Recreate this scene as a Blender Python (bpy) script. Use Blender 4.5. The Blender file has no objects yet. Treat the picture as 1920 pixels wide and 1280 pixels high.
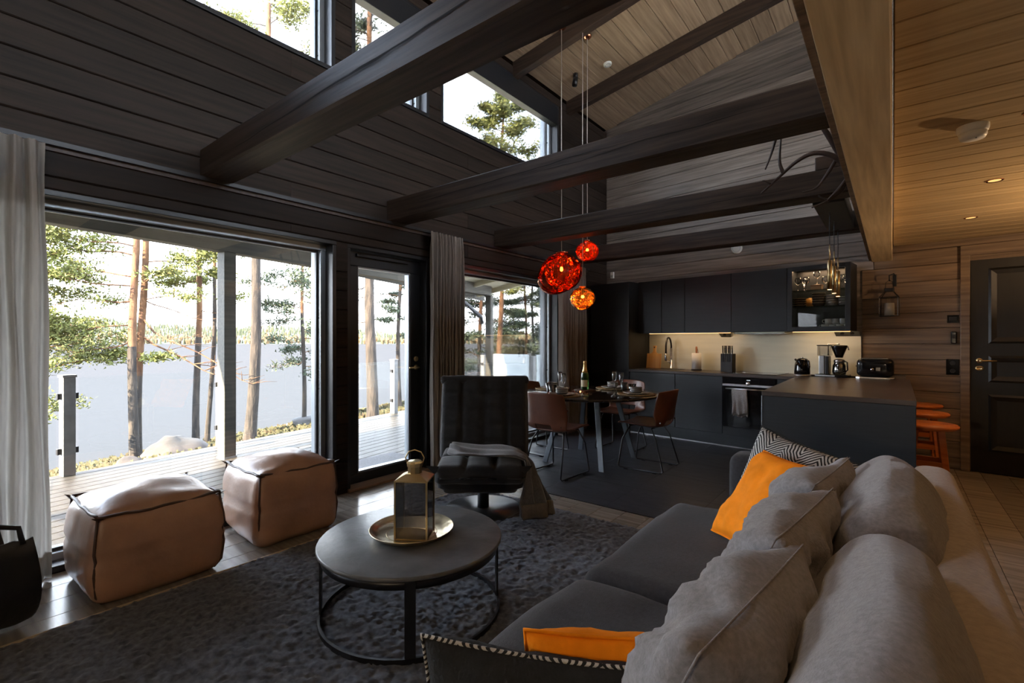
import bpy, bmesh, math, random
from mathutils import Vector, Matrix, noise as mnoise
R = math.radians
sc = bpy.context.scene
# ------------------------------------------------------------------ camera, world, sun, exposure
cam_d = bpy.data.cameras.new('camera'); cam = bpy.data.objects.new('camera', cam_d); sc.collection.objects.link(cam)
cam.location = (0, 0, 1.3); cam.rotation_euler = (R(90), 0, R(38.21))
cam_d.sensor_width = 36; cam_d.lens = 907/1920*36; cam_d.clip_start = .05; cam_d.clip_end = 6000
sc.camera = cam
wd = bpy.data.worlds.new('sky'); sc.world = wd; wd.use_nodes = True
nt = wd.node_tree; N = nt.nodes; L = nt.links
bg = N['Background']; tc = N.new('ShaderNodeTexCoord'); sep = N.new('ShaderNodeSeparateXYZ'); L.new(tc.outputs['Generated'], sep.inputs[0])
rp = N.new('ShaderNodeValToRGB'); L.new(sep.outputs['Z'], rp.inputs[0])
e = rp.color_ramp.elements; e[0].position = 0.0; e[0].color = (.90, .95, 1, 1); e[1].position = 1.0; e[1].color = (.36, .5, .78, 1)
x_ = e.new(.22); x_.color = (.76, .86, 1, 1); x_ = e.new(.5); x_.color = (.55, .69, .92, 1)
mp = N.new('ShaderNodeMapping'); mp.inputs['Scale'].default_value = (1.5, 1.5, 4); L.new(tc.outputs['Generated'], mp.inputs[0])
cn = N.new('ShaderNodeTexNoise'); cn.inputs['Scale'].default_value = 2.2; cn.inputs['Detail'].default_value = 7; L.new(mp.outputs[0], cn.inputs['Vector'])
cr = N.new('ShaderNodeValToRGB'); cr.color_ramp.elements[0].position = .45; cr.color_ramp.elements[1].position = .68; L.new(cn.outputs[0], cr.inputs[0])
mx = N.new('ShaderNodeMixRGB'); mx.inputs['Color2'].default_value = (.93, .965, 1, 1); L.new(cr.outputs[0], mx.inputs['Fac']); L.new(rp.outputs[0], mx.inputs['Color1'])
L.new(mx.outputs[0], bg.inputs[0]); bg.inputs[1].default_value = 1.45
sun_d = bpy.data.lights.new('sun', 'SUN'); sun = bpy.data.objects.new('sun', sun_d); sc.collection.objects.link(sun)
sun_d.energy = 6.5; sun_d.angle = R(.6); sun_d.color = (1, .82, .6)
sun.rotation_euler = Vector((0, -.9, .45)).to_track_quat('Z', 'Y').to_euler()
vs = sc.view_settings; vs.view_transform = 'Standard'; vs.look = 'None'; vs.exposure = 3.6; vs.gamma = 1; vs.use_curve_mapping = False
cy = sc.cycles; cy.use_denoising = True; cy.max_bounces = 9; cy.diffuse_bounces = 5; cy.use_adaptive_sampling = True; cy.adaptive_threshold = .04; cy.transparent_max_bounces = 24; cy.sample_clamp_indirect = 6; cy.caustics_reflective = False; cy.caustics_refractive = False
# ------------------------------------------------------------------ materials
MATS = {}
def _new(name):
    m = bpy.data.materials.new(name); m.use_nodes = True; MATS[name] = m
    return m, m.node_tree.nodes, m.node_tree.links, m.node_tree.nodes['Principled BSDF']
def mat(name, col, rough=.5, metal=0., var=.0, scale=8., stretch=(1, 1, 1), bump=0., bscale=None, rnd=0., spec=.5, emit=None, es=1., sheen=0., trans=0., alpha=1., coat=0., detail=5., cols=None, bdist=.01):
    if name in MATS: return MATS[name]
    m, N, L, p = _new(name)
    p.inputs['Base Color'].default_value = (*col, 1); p.inputs['Roughness'].default_value = rough; p.inputs['Metallic'].default_value = metal
    p.inputs['Specular IOR Level'].default_value = spec; p.inputs['Transmission Weight'].default_value = trans; p.inputs['Coat Weight'].default_value = coat
    if sheen: p.inputs['Sheen Weight'].default_value = sheen; p.inputs['Sheen Roughness'].default_value = .5
    if emit: p.inputs['Emission Color'].default_value = (*emit, 1); p.inputs['Emission Strength'].default_value = es
    if var or rnd or bump:
        t = N.new('ShaderNodeTexCoord'); mp = N.new('ShaderNodeMapping'); mp.inputs['Scale'].default_value = stretch
        oi = N.new('ShaderNodeObjectInfo'); va = N.new('ShaderNodeVectorMath'); va.operation = 'MULTIPLY_ADD'
        va.inputs[1].default_value = (17, 13, 19); L.new(oi.outputs['Random'], va.inputs[0]); L.new(t.outputs['Object'], va.inputs[2])
        L.new(va.outputs[0], mp.inputs[0])
        n = N.new('ShaderNodeTexNoise'); n.inputs['Scale'].default_value = scale; n.inputs['Detail'].default_value = detail; L.new(mp.outputs[0], n.inputs['Vector'])
        c2 = cols or [tuple(max(0, c*(1-var)) for c in col), tuple(min(1, c*(1+var)) for c in col)]
        r = N.new('ShaderNodeValToRGB'); r.color_ramp.elements[0].position = .3; r.color_ramp.elements[1].position = .7
        r.color_ramp.elements[0].color = (*c2[0], 1); r.color_ramp.elements[1].color = (*c2[-1], 1)
        if len(c2) == 3: q = r.color_ramp.elements.new(.5); q.color = (*c2[1], 1)
        L.new(n.outputs[0], r.inputs[0]); out = r.outputs[0]
        if rnd:
            mr = N.new('ShaderNodeMapRange'); mr.inputs[3].default_value = 1-rnd; mr.inputs[4].default_value = 1+rnd; L.new(oi.outputs['Random'], mr.inputs[0])
            h = N.new('ShaderNodeHueSaturation'); L.new(mr.outputs[0], h.inputs['Value']); L.new(out, h.inputs['Color']); out = h.outputs[0]
        L.new(out, p.inputs['Base Color'])
        if bump:
            b = N.new('ShaderNodeBump'); b.inputs['Strength'].default_value = bump; b.inputs['Distance'].default_value = bdist
            src = n
            if bscale:
                src = N.new('ShaderNodeTexNoise'); src.inputs['Scale'].default_value = bscale; src.inputs['Detail'].default_value = 4; L.new(mp.outputs[0], src.inputs['Vector'])
            L.new(src.outputs[0], b.inputs['Height']); L.new(b.outputs[0], p.inputs['Normal'])
    return m
def wood(name, dark, light, axis='x', rough=.55, rnd=.18, g=1., bump=.15, knots=False, spec=.4):
    st = {'x': (1.1, 22, 22), 'y': (22, 1.1, 22), 'z': (22, 22, 1.1)}[axis]
    mid = tuple((a+b)/2 for a, b in zip(dark, light))
    return mat(name, mid, rough, var=.1, scale=1.6*g, stretch=st, bump=bump, rnd=rnd, cols=[dark, mid, light], detail=7, spec=spec, bdist=.004)
def glassy(name, tint=(1, 1, 1), refl=.06, rough=0., frost=0., fk=.8):
    if name in MATS: return MATS[name]
    m, N, L, p = _new(name); N.remove(p); o = N['Material Output']
    t = N.new('ShaderNodeBsdfTransparent'); t.inputs[0].default_value = (*tint, 1)
    g = N.new('ShaderNodeBsdfGlossy'); g.inputs['Roughness'].default_value = rough
    f = N.new('ShaderNodeFresnel'); f.inputs[0].default_value = 1.45
    mu = N.new('ShaderNodeMath'); mu.operation = 'MULTIPLY_ADD'; mu.inputs[1].default_value = fk; mu.inputs[2].default_value = refl-.03; mu.use_clamp = True; L.new(f.outputs[0], mu.inputs[0])
    mx = N.new('ShaderNodeMixShader'); L.new(mu.outputs[0], mx.inputs[0]); L.new(t.outputs[0], mx.inputs[1]); L.new(g.outputs[0], mx.inputs[2]); out = mx
    if frost:
        d = N.new('ShaderNodeBsdfTranslucent'); d.inputs[0].default_value = (.9, .94, .96, 1); d2 = N.new('ShaderNodeBsdfDiffuse'); d2.inputs[0].default_value = (.85, .9, .92, 1)
        a = N.new('ShaderNodeMixShader'); L.new(d.outputs[0], a.inputs[1]); L.new(d2.outputs[0], a.inputs[2])
        b = N.new('ShaderNodeMixShader'); b.inputs[0].default_value = frost; L.new(mx.outputs[0], b.inputs[1]); L.new(a.outputs[0], b.inputs[2]); out = b
    L.new(out.outputs[0], o.inputs[0]); return m
def cloth(name, col, tl=.45, rough=.9):
    m, N, L, p = _new(name); o = N['Material Output']
    p.inputs['Base Color'].default_value = (*col, 1); p.inputs['Roughness'].default_value = rough
    t = N.new('ShaderNodeTexCoord'); w = N.new('ShaderNodeTexNoise'); w.inputs['Scale'].default_value = 60; mp = N.new('ShaderNodeMapping'); mp.inputs['Scale'].default_value = (1, 1, .15); L.new(t.outputs['Object'], mp.inputs[0]); L.new(mp.outputs[0], w.inputs['Vector'])
    r = N.new('ShaderNodeValToRGB'); r.color_ramp.elements[0].color = (*[c*.8 for c in col], 1); r.color_ramp.elements[1].color = (*[min(1, c*1.15) for c in col], 1); L.new(w.outputs[0], r.inputs[0]); L.new(r.outputs[0], p.inputs['Base Color'])
    tr = N.new('ShaderNodeBsdfTranslucent'); L.new(r.outputs[0], tr.inputs[0])
    mx = N.new('ShaderNodeMixShader'); mx.inputs[0].default_value = tl; L.new(p.outputs[0], mx.inputs[1]); L.new(tr.outputs[0], mx.inputs[2]); L.new(mx.outputs[0], o.inputs[0])
    return m
# ------------------------------------------------------------------ mesh builder
class MB:
    def __init__(s): s.v = []; s.f = []
    def add(s, vs, fs, mx=None):
        o = len(s.v); s.v += [tuple(mx @ Vector(v)) if mx else tuple(v) for v in vs]; s.f += [tuple(i+o for i in f) for f in fs]; return s
    def box(s, x0, x1, y0, y1, z0, z1, mx=None):
        return s.add([(x0, y0, z0), (x1, y0, z0), (x1, y1, z0), (x0, y1, z0), (x0, y0, z1), (x1, y0, z1), (x1, y1, z1), (x0, y1, z1)],
                     [(0, 3, 2, 1), (4, 5, 6, 7), (0, 1, 5, 4), (1, 2, 6, 5), (2, 3, 7, 6), (3, 0, 4, 7)], mx)
    def prism(s, poly, z0, z1, mx=None):
        n = len(poly); return s.add([(x, y, z0) for x, y in poly]+[(x, y, z1) for x, y in poly], [tuple(range(n-1, -1, -1)), tuple(range(n, 2*n))]+[(i, (i+1) % n, (i+1) % n+n, i+n) for i in range(n)], mx)
    def lathe(s, prof, n=24, mx=None, close=True):
        k = len(prof); vs = []; fs = []
        for r, z in prof:
            for i in range(n): a = 2*math.pi*i/n; vs.append((r*math.cos(a), r*math.sin(a), z))
        for j in range(k-1):
            for i in range(n): fs.append((j*n+i, j*n+(i+1) % n, (j+1)*n+(i+1) % n, (j+1)*n+i))
        if close:
            if prof[0][0] > 1e-5: fs.append(tuple(range(n-1, -1, -1)))
            if prof[-1][0] > 1e-5: fs.append(tuple((k-1)*n+i for i in range(n)))
        return s.add(vs, fs, mx)
    def cyl(s, x, y, z0, z1, r, n=20, r2=None): return s.lathe([(r, z0), (r2 if r2 is not None else r, z1)], n, Matrix.Translation((x, y, 0)))
    def tube(s, pts, r, n=8, closed=False):
        P = [Vector(p) for p in pts]; m = len(P); rs = r if isinstance(r, (list, tuple)) else [r]*m
        vs = []; fs = []; up = None
        for i in range(m):
            if closed: t = P[(i+1) % m]-P[i-1]
            else: t = P[min(i+1, m-1)]-P[max(i-1, 0)]
            t.normalize()
            if up is None: up = Vector((0, 0, 1)) if abs(t.z) < .9 else Vector((1, 0, 0))
            a = t.cross(up)
            if a.length < 1e-4: a = t.orthogonal()
            a.normalize(); b = a.cross(t); up = b
            for k in range(n): w = 2*math.pi*k/n; vs.append(P[i]+(a*math.cos(w)+b*math.sin(w))*rs[i])
        for i in range(m if closed else m-1):
            j = (i+1) % m
            for k in range(n): fs.append((i*n+k, i*n+(k+1) % n, j*n+(k+1) % n, j*n+k))
        if not closed: fs += [tuple(range(n-1, -1, -1)), tuple((m-1)*n+k for k in range(n))]
        return s.add(vs, fs)
    def grid(s, nu, nv, fn, skip=None, wrap=False):
        vs = [fn(i/(nu if wrap else nu-1), j/(nv-1)) for j in range(nv) for i in range(nu)]
        fs = []
        for j in range(nv-1):
            for i in range(nu if wrap else nu-1):
                if skip and skip(i, j): continue
                fs.append((j*nu+i, j*nu+(i+1) % nu, (j+1)*nu+(i+1) % nu, (j+1)*nu+i))
        return s.add(vs, fs)
    def sphere(s, c, r, nu=20, nv=12, sq=(1, 1, 1), fn=None):
        def f(u, v):
            a = 2*math.pi*u; b = math.pi*(v-.5); d = Vector((math.cos(b)*math.cos(a), math.cos(b)*math.sin(a), math.sin(b)))
            k = r*(fn(d) if fn else 1); return (c[0]+d.x*k*sq[0], c[1]+d.y*k*sq[1], c[2]+d.z*k*sq[2])
        return s.grid(nu, nv, f, wrap=True)
    def build(s, name, m, parent=None, smooth=False, bev=0., solid=0., sub=0, kind=None, loc=None):
        me = bpy.data.meshes.new(name); me.from_pydata(s.v, [], s.f); me.update()
        return link(name, me, m, parent, smooth, bev, solid, sub, kind, loc)
def link(name, me, m, parent=None, smooth=False, bev=0., solid=0., sub=0, kind=None, loc=None):
    o = bpy.data.objects.new(name, me); sc.collection.objects.link(o)
    if m and not me.materials: me.materials.append(m)
    if smooth: me.polygons.foreach_set('use_smooth', [True]*len(me.polygons))
    if solid: q = o.modifiers.new('t', 'SOLIDIFY'); q.thickness = solid; q.offset = 0
    if bev: q = o.modifiers.new('b', 'BEVEL'); q.width = bev; q.segments = 2; q.limit_method = 'ANGLE'; q.angle_limit = R(40)
    if sub: q = o.modifiers.new('s', 'SUBSURF'); q.levels = sub; q.render_levels = sub
    if parent: o.parent = parent
    if kind: o['kind'] = kind
    if loc: o.location = loc
    return o
def tag(o, label=None, cat=None, group=None, kind=None):
    if label: o['label'] = label
    if cat: o['category'] = cat
    if group: o['group'] = group
    if kind: o['kind'] = kind
    return o
def thing(name, label, cat, loc=(0, 0, 0), rz=0., group=None, kind=None):
    o = bpy.data.objects.new(name, None); sc.collection.objects.link(o); o.location = loc; o.rotation_euler = (0, 0, rz); o.empty_display_size = .1
    return tag(o, label, cat, group, kind)
def struct(name, loc=(0, 0, 0), rz=0., label=None): return thing(name, label, None, loc, rz, kind='structure')
def bx(*a): return MB().box(*a)
def board(cache, Ln, w, t, ch=.006):                     # plank along x, centred, face at +z of thickness t, chamfered long edges
    k = (round(Ln, 3), round(w, 4), t)
    if k not in cache:
        h = w/2; b = MB(); pr = [(-h, -t), (h, -t), (h, -ch), (h-ch, 0), (-h+ch, 0), (-h, -ch)]; n = 6
        b.add([(-Ln/2, y, z) for y, z in pr]+[(Ln/2, y, z) for y, z in pr], [tuple(range(n)), tuple(range(2*n-1, n-1, -1))]+[(i, i+n, (i+1) % n+n, (i+1) % n) for i in range(n)])
        me = bpy.data.meshes.new('board'); me.from_pydata(b.v, [], b.f); me.update(); cache[k] = me
    return cache[k]
def put(name, me, m, parent, X, Z, P):                   # place shared mesh: local x along X, face normal Z
    X = Vector(X).normalized(); Z = Vector(Z).normalized(); Y = Z.cross(X)
    o = bpy.data.objects.new(name, me); sc.collection.objects.link(o)
    if not me.materials: me.materials.append(m)
    M = Matrix((X, Y, Z)).transposed().to_4x4(); M.translation = P; o.matrix_local = M; o.parent = parent
    return o
def dup(root, loc, rz, label, group=None):
    r = root.copy(); sc.collection.objects.link(r); r.location = loc; r.rotation_euler = (0, 0, rz); r['label'] = label
    for ch in root.children:
        c = ch.copy(); sc.collection.objects.link(c); c.parent = r
        for g in ch.children: d = g.copy(); sc.collection.objects.link(d); d.parent = c
    return r
def softbox(sx, sy, sz, r=.06, bulge=.0, wr=0., ws=5., n=14, seed=0, fn=None):
    b = MB(); hx, hy, hz = sx/2, sy/2, sz/2; r = min(r, hx*.98, hy*.98, hz*.98)
    def pt(p):
        q = Vector((max(-hx+r, min(hx-r, p.x)), max(-hy+r, min(hy-r, p.y)), max(-hz+r, min(hz-r, p.z))))
        d = p-q
        if d.length > 1e-6: d = d.normalized()*r
        o = q+d; nrm = d.normalized() if d.length > 0 else Vector((0, 0, 1))
        fx, fy, fz = 1-(o.x/hx)**2, 1-(o.y/hy)**2, 1-(o.z/hz)**2
        o.z += bulge*max(0, fx)*max(0, fy)*(1 if o.z > 0 else -.3); o.x += bulge*.6*max(0, fy)*max(0, fz)*(1 if o.x > 0 else -1)*(abs(o.x)/hx); o.y += bulge*.6*max(0, fx)*max(0, fz)*(1 if o.y > 0 else -1)*(abs(o.y)/hy)
        if wr: o += nrm*wr*mnoise.fractal(o*ws+Vector((seed*7.1, seed, 0)), 1., 2., 3)
        if fn: o = fn(o)
        return o
    for ax in range(3):
        for sg in (-1, 1):
            def f(u, v, ax=ax, sg=sg):
                e_ = lambda w: math.sin((w-.5)*math.pi)*.5+.5
                a, c = (e_(u)*2-1), (e_(v)*2-1)
                if sg < 0: a = -a
                p = [0, 0, 0]; p[ax] = sg; p[(ax+1) % 3] = a; p[(ax+2) % 3] = c
                return pt(Vector((p[0]*hx, p[1]*hy, p[2]*hz)))
            b.grid(n, n, f)
    return b
def weld(o, d=.0008):
    bm = bmesh.new(); bm.from_mesh(o.data); bmesh.ops.remove_doubles(bm, verts=bm.verts, dist=d); bm.to_mesh(o.data); bm.free(); o.data.polygons.foreach_set('use_smooth', [True]*len(o.data.polygons)); return o
def pillow(w, h, t, seed=0, pinch=.06, wr=.012, n=26):
    b = MB()
    def sh(u, v, sg):
        x, y = u*2-1, v*2-1
        x = math.copysign(abs(x)**.85, x); y = math.copysign(abs(y)**.85, y)
        k = (max(0, 1-x**4)*max(0, 1-y**4))**.55
        px = x*(1-pinch*(1-y*y)*1.0)*w/2; py = y*(1-pinch*(1-x*x)*1.0)*h/2
        q = Vector((px*6, py*6, seed*3.7+sg))
        z = sg*t/2*k*(1+.25*mnoise.noise(q*.7))+wr*k*mnoise.fractal(q*2.2, 1, 2, 3)+wr*1.2*mnoise.noise(Vector((px*5+seed, py*5, 2)))
        return (px, py, z)
    b.grid(n, n, lambda u, v: sh(u, v, 1)); b.grid(n, n, lambda u, v: sh(1-u, v, -1))
    return b
def orient(o, X, Y, P):
    X = Vector(X).normalized(); Y = Vector(Y); Z = X.cross(Y).normalized(); Y = Z.cross(X)
    M = Matrix((X, Y, Z)).transposed().to_4x4(); M.translation = P; o.matrix_world = M; return o
def light(name, kind, loc, energy, col, size=.1, rot=(0, 0, 0), parent=None, sy=None, spot=None):
    d = bpy.data.lights.new(name, kind); d.energy = energy; d.color = col
    if kind == 'AREA':
        d.size = size
        if sy: d.shape = 'RECTANGLE'; d.size_y = sy
    else: d.shadow_soft_size = size
    if kind == 'SPOT': d.spot_size = R(spot or 90); d.spot_blend = .7
    o = bpy.data.objects.new(name, d); sc.collection.objects.link(o); o.location = loc; o.rotation_euler = rot
    if parent: o.parent = parent
    return o
# kitchen frame: the back wall stands 7 degrees off square to the window wall
KR = R(-7); KO = Vector((-1.38, 6.9, 0)); KA = Vector((math.cos(KR), math.sin(KR), 0)); KB = Vector((math.sin(KR), -math.cos(KR), 0))
def K(a, b, z=0.): return KO+KA*a+KB*b+Vector((0, 0, z))    # a along the wall, b out into the room
def kthing(name, label, cat, a, b, z=0., group=None): return thing(name, label, cat, K(a, b, z), KR, group)   # local x = a, local -y = b
def roofz(x): return 4.75+.178*(x+3.69)
# ------------------------------------------------------------------ palette
M_wall = wood('dark_wall_board', (0.0111, 0.007266, 0.00559), (0.02773, 0.01796, 0.01342), 'x', .6, .25, spec=.2)
M_wallw = wood('brown_wall_board', (0.1197, 0.07942, 0.0532), (0.2736, 0.1895, 0.1235), 'x', .5, .2)
M_gable = wood('grey_gable_board', (0.1565, 0.1337, 0.1195), (0.3415, 0.2903, 0.2561), 'x', .38, .2)
M_ceil = wood('tan_roof_board', (0.3, 0.21, 0.14), (0.5, 0.37, 0.25), 'x', .5, .1)
M_ceilr = wood('honey_ceiling_board', (0.378, 0.2716, 0.1404), (0.567, 0.4347, 0.2457), 'x', .5, .1)
M_beam = wood('dark_beam_timber', (0.0211, 0.01467, 0.01223), (0.07195, 0.05042, 0.04021), 'x', .52, .12, bump=.4, spec=.28)
M_purlin = wood('pale_beam_timber', (0.6283, 0.4728, 0.2625), (0.8796, 0.7004, 0.4312), 'y', .5, .05)
M_raft = wood('dark_rafter_timber', (0.03, 0.0195, 0.015), (0.075, 0.048, 0.036), 'x', .5, .1)
M_floor = wood('grey_oak_floor', (0.1763, 0.1511, 0.1235), (0.3134, 0.2762, 0.2358), 'y', .2, .13, bump=.05, spec=.45)
M_tile = mat('charcoal_stone_tile', (0.04133, 0.04385, 0.05346), .34, var=.35, scale=5, bump=.12, bscale=14, rnd=.12, stretch=(1, 3, 1))
M_deck = wood('weathered_deck_board', (0.02925, 0.0273, 0.0247), (0.052, 0.04875, 0.04355), 'y', .4, .12, bump=.1, spec=.08)
M_greyw = wood('grey_timber', (.035, .035, .03), (.075, .073, .06), 'y', .6, .1)
M_frame = mat('black_window_frame', (.012, .013, .016), .35, spec=.5)
M_alu = mat('grey_aluminium', (.3, .33, .36), .35, metal=.6)
M_glass = glassy('clear_glass')
M_kit = mat('black_cabinet_front', (0.01657, 0.01927, 0.02345), .42, var=.15, scale=4, stretch=(1, 1, 16), bump=.05, spec=.45)
M_kit2 = mat('black_counter_laminate', (0.063, 0.0448, 0.0364), .3, var=.25, scale=3, stretch=(1, 8, 8), spec=.5)
M_chrome = mat('chrome', (.7, .7, .72), .12, metal=1)
M_steel = mat('brushed_steel', (.55, .55, .56), .3, metal=1)
M_black = mat('black_metal', (.012, .012, .014), .38, metal=.2)
M_blackg = mat('gloss_black', (.008, .008, .009), .08)
M_brass = mat('brass', (.62, .47, .24), .28, metal=1)
M_copper = mat('copper', (.85, .35, .2), .2, metal=1)
M_white = mat('white_plastic', (.75, .75, .72), .45)
M_leather = mat('brown_leather', (0.1355, 0.04489, 0.02268), .42, var=.3, scale=5, bump=.12, bscale=60)
M_pouf = mat('tan_pouf_leather', (0.3693, 0.2093, 0.1354), .4, var=.22, scale=4, bump=.15, bscale=45, coat=.15)
M_sofa = mat('charcoal_sofa_fabric', (0.02795, 0.02705, 0.03189), .95, var=.22, scale=70, bump=.25, bscale=220, sheen=.08)
M_cush = mat('grey_linen', (0.1904, 0.1782, 0.1827), .95, var=.2, scale=90, bump=.25, bscale=240, sheen=.2)
M_soback = mat('warm_lit_sofa_back', (0.285, 0.2325, 0.1875), .95, var=.15, scale=60, bump=.2, bscale=200, sheen=.3)  # warm light on the sofa back is put into this fabric colour
M_orange = mat('orange_velvet', (.88, .25, .004), .85, var=.12, scale=14, bump=.2, bscale=120, spec=.2)
M_quilt = mat('black_quilted_fabric', (0.0098, 0.01019, 0.01299), .9, var=.2, scale=60, bump=.2, bscale=160, sheen=.25)
M_wool = mat('grey_wool', (0.0748, 0.07488, 0.08), .95, var=.2, scale=80, bump=.3, bscale=200, sheen=.4)
# ================================================================== STRUCTURE
BC = {}
WX = -3.69; WXo = -3.95; YA, YB = -3.2, 7.25; XR = 4.2
OPEN = {'w0': (-2.6, -.6, .0, 2.15), 'w1': (-.3, 2.29, .0, 2.15), 'd1': (2.40, 3.34, .0, 2.15), 'w2': (3.75, 5.745, .0, 2.15),
        'c1': (-1.5, 2.28, 3.56, 4.6), 'c2': (2.44, 3.33, 3.56, 4.6), 'c3': (3.495, 5.745, 3.56, 4.6)}
def blocked(ym, zm): return any(a < ym < b and c < zm < d for a, b, c, d in OPEN.values())
wl = struct('wall_left')
ys = sorted({YA, YB, *[q for o in OPEN.values() for q in o[:2]]}); zs = [-.3, 0, 2.15, 3.56, 4.6, 4.72]
b = MB()
for i in range(len(ys)-1):
    for j in range(len(zs)-1):
        if not blocked((ys[i]+ys[i+1])/2, (zs[j]+zs[j+1])/2): b.box(WXo, WX-.025, ys[i], ys[i+1], zs[j], zs[j+1])
b.build('wall_core', M_wall, wl)
rows = [0.0]+[.103+.163*k for k in range(29)]; rows[13] = 2.15; rows[22] = 3.56; rows[28:] = [4.6, 4.72]
for k in range(len(rows)-1):
    z0, z1 = rows[k], min(rows[k+1], 4.71); zm = (z0+z1)/2
    if z1-z0 < .03: continue
    segs = []
    for i in range(len(ys)-1):
        if not blocked((ys[i]+ys[i+1])/2, zm):
            if segs and abs(segs[-1][1]-ys[i]) < 1e-6: segs[-1][1] = ys[i+1]
            else: segs.append([ys[i], ys[i+1]])
    za, zb = z0, z1
    for s0, s1 in segs:
        h = zb-za-.003; cut = []
        if s1-s0 > 4 and z0 > 2: c_ = (1.9 if k % 2 else 3.9); cut = [(s0, c_), (c_, s1)]
        else: cut = [(s0, s1)]
        for q0, q1 in cut: put('board', board(BC, q1-q0-.002, h, .024), M_wall, wl, (0, 1, 0), (1, 0, 0), ((WX, (q0+q1)/2, (za+zb)/2)))
def ring(b, y0, y1, z0, z1, x0, x1, w, wb=None):
    wb = wb if wb is not None else w
    b.box(x0, x1, y0, y1, z1-w, z1); b.box(x0, x1, y0, y1, z0, z0+wb); b.box(x0, x1, y0, y0+w, z0+wb, z1-w); b.box(x0, x1, y1-w, y1, z0+wb, z1-w); return b
def window(n, o, label):
    y0, y1, z0, z1 = OPEN[o]; t = struct('window_%d' % n, (0, 0, 0), 0, label)
    q_ = ring(MB(), y0, y1, z0+.005, z1-.002, -3.80, WX+.004, .035)
    if z0 > 1: q_.box(-3.78, WX+.006, y0+.03, y1-.03, 4.325, z1-.03)
    q_.build('frame', M_frame, t, bev=.004)
    ring(MB(), y0+.002, y1-.002, z0+.004, z1-.004, -3.955, -3.80, .075).build('outer_frame', M_alu, t, bev=.004)
    ring(MB(), y0+.075, y1-.075, z0+.079, z1-.079, -3.87, -3.845, .018).build('glazing_bead', M_frame, t)
    bx(-3.862, -3.852, y0+.08, y1-.08, z0+.084, z1-.084).build('pane', M_glass, t)
    s = MB()
    for zz in ([.3, .9, 1.5] if z0 < 1 else [3.72, 4.1]): s.lathe([(.009, 0), (.009, .004), (0, .005)], 8, Matrix.Translation((-3.83, y1-.0755, zz)) @ Matrix.Rotation(R(90), 4, 'X'))
    s.build('screw_caps', M_black, t)
    return t
window(1, 'w1', 'wide floor-to-ceiling fixed window behind the two leather poufs')
window(2, 'w2', 'floor-to-ceiling window beside the dining table')
window(3, 'c1', 'high window above the first tie beam, showing an orange pine trunk')
window(4, 'c2', 'narrow high window half hidden by the nearest tie beam')
window(5, 'c3', 'high window under the roof framing a bushy pine top')
window(6, 'w0', 'tall window beyond the sofa end, behind the viewer')
# glazed terrace door
y0, y1, z0, z1 = OPEN['d1']; t = struct('door_1', (0, 0, 0), 0, 'black framed glass terrace door with brass lever handle')
ring(MB(), y0, y1, 0, z1-.002, -3.93, -3.70, .035, .02).build('door_frame', M_frame, t, bev=.004)
ring(MB(), y0+.04, y1-.04, .025, z1-.04, -3.85, -3.79, .13, .085).build('door_leaf', M_frame, t, bev=.006)
ring(MB(), y0+.165, y1-.165, .11, z1-.165, -3.86, -3.80, .018).build('glazing_bead', M_alu, t)
bx(-3.832, -3.822, y0+.16, y1-.16, .118, z1-.16).build('pane', M_glass, t)
bx(-3.93, -3.66, y0, y1, -.0, .022).build('threshold', wood('oak_threshold', (.2, .12, .07), (.32, .2, .12), 'y'), t, bev=.004)
bx(-3.79, -3.755, y0+.14, y0+.72, z1-.09, z1-.06).build('door_closer', M_black, t, bev=.004)
h = MB(); h.lathe([(.026, 0), (.026, .01)], 16, Matrix.Translation((-3.79, y1-.1, 1.04)) @ Matrix.Rotation(R(90), 4, 'Y')); h.tube([(-3.79, y1-.1, 1.04), (-3.735, y1-.1, 1.04), (-3.73, y1-.12, 1.04), (-3.73, y1-.225, 1.04)], .009, 10)
h.build('door_handle', M_brass, t, True)
MB().lathe([(.026, 0), (.026, .012), (.012, .014)], 16, Matrix.Translation((-3.79, y1-.1, 1.125)) @ Matrix.Rotation(R(90), 4, 'Y')).build('lock_rose', M_brass, t, True)
# curtain rail
rl = struct('trim_1', label='black curtain rail running the whole window wall'); bx(WX, WX+.05, -3.0, 6.55, 2.385, 2.412).build('rail', M_black, rl); bx(WX, WX+.02, -3.0, 6.55, 2.36, 2.385).build('rail_strip', M_raft, rl)
# ---------------------------------------------------------------- back wall (kitchen, gable and panel door)
wb_ = struct('wall_back', KO, KR)
DA0, DA1, DZ = 2.005, 2.93, 2.16
MB().box(-2.5, DA0-.02, .02, .25, -.3, 6.4).box(DA1+.02, 6.0, .02, .25, -.3, 6.4).box(DA0-.02, DA1+.02, .02, .25, DZ+.02, 6.4).build('wall_core', M_gable, wb_)
zz = [2.435+.166*k for k in range(-15, 25)]
for k in range(len(zz)-1):
    z0, z1 = max(zz[k], .0), zz[k+1]
    if z1 < .06: continue
    sg = []
    if z1 <= 2.2:
        sg = [(1.115 if z0 > .88 else 1.5, 1.934, M_wallw), (3.0, 5.7, M_wallw)]
    elif z0 < 2.33: sg = [(-2.32, 1.22, M_gable), (1.225, 5.7, M_wallw)]
    else:
        a0 = -2.32
        while roofz(K(a0, 0).x) < z0+.02 and a0 < 5: a0 += .05
        if a0 < 4.9: sg = [(a0, 5.7, M_gable)]
    for q0, q1, m in sg: put('board', board(BC, q1-q0-.002, z1-z0-.003, .022) if m is M_gable else board(BC, q1-q0-.0021, z1-z0-.003, .022), m, wb_, (1, 0, 0), (0, -1, 0), ((q0+q1)/2, 0, (z0+z1)/2))
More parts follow.
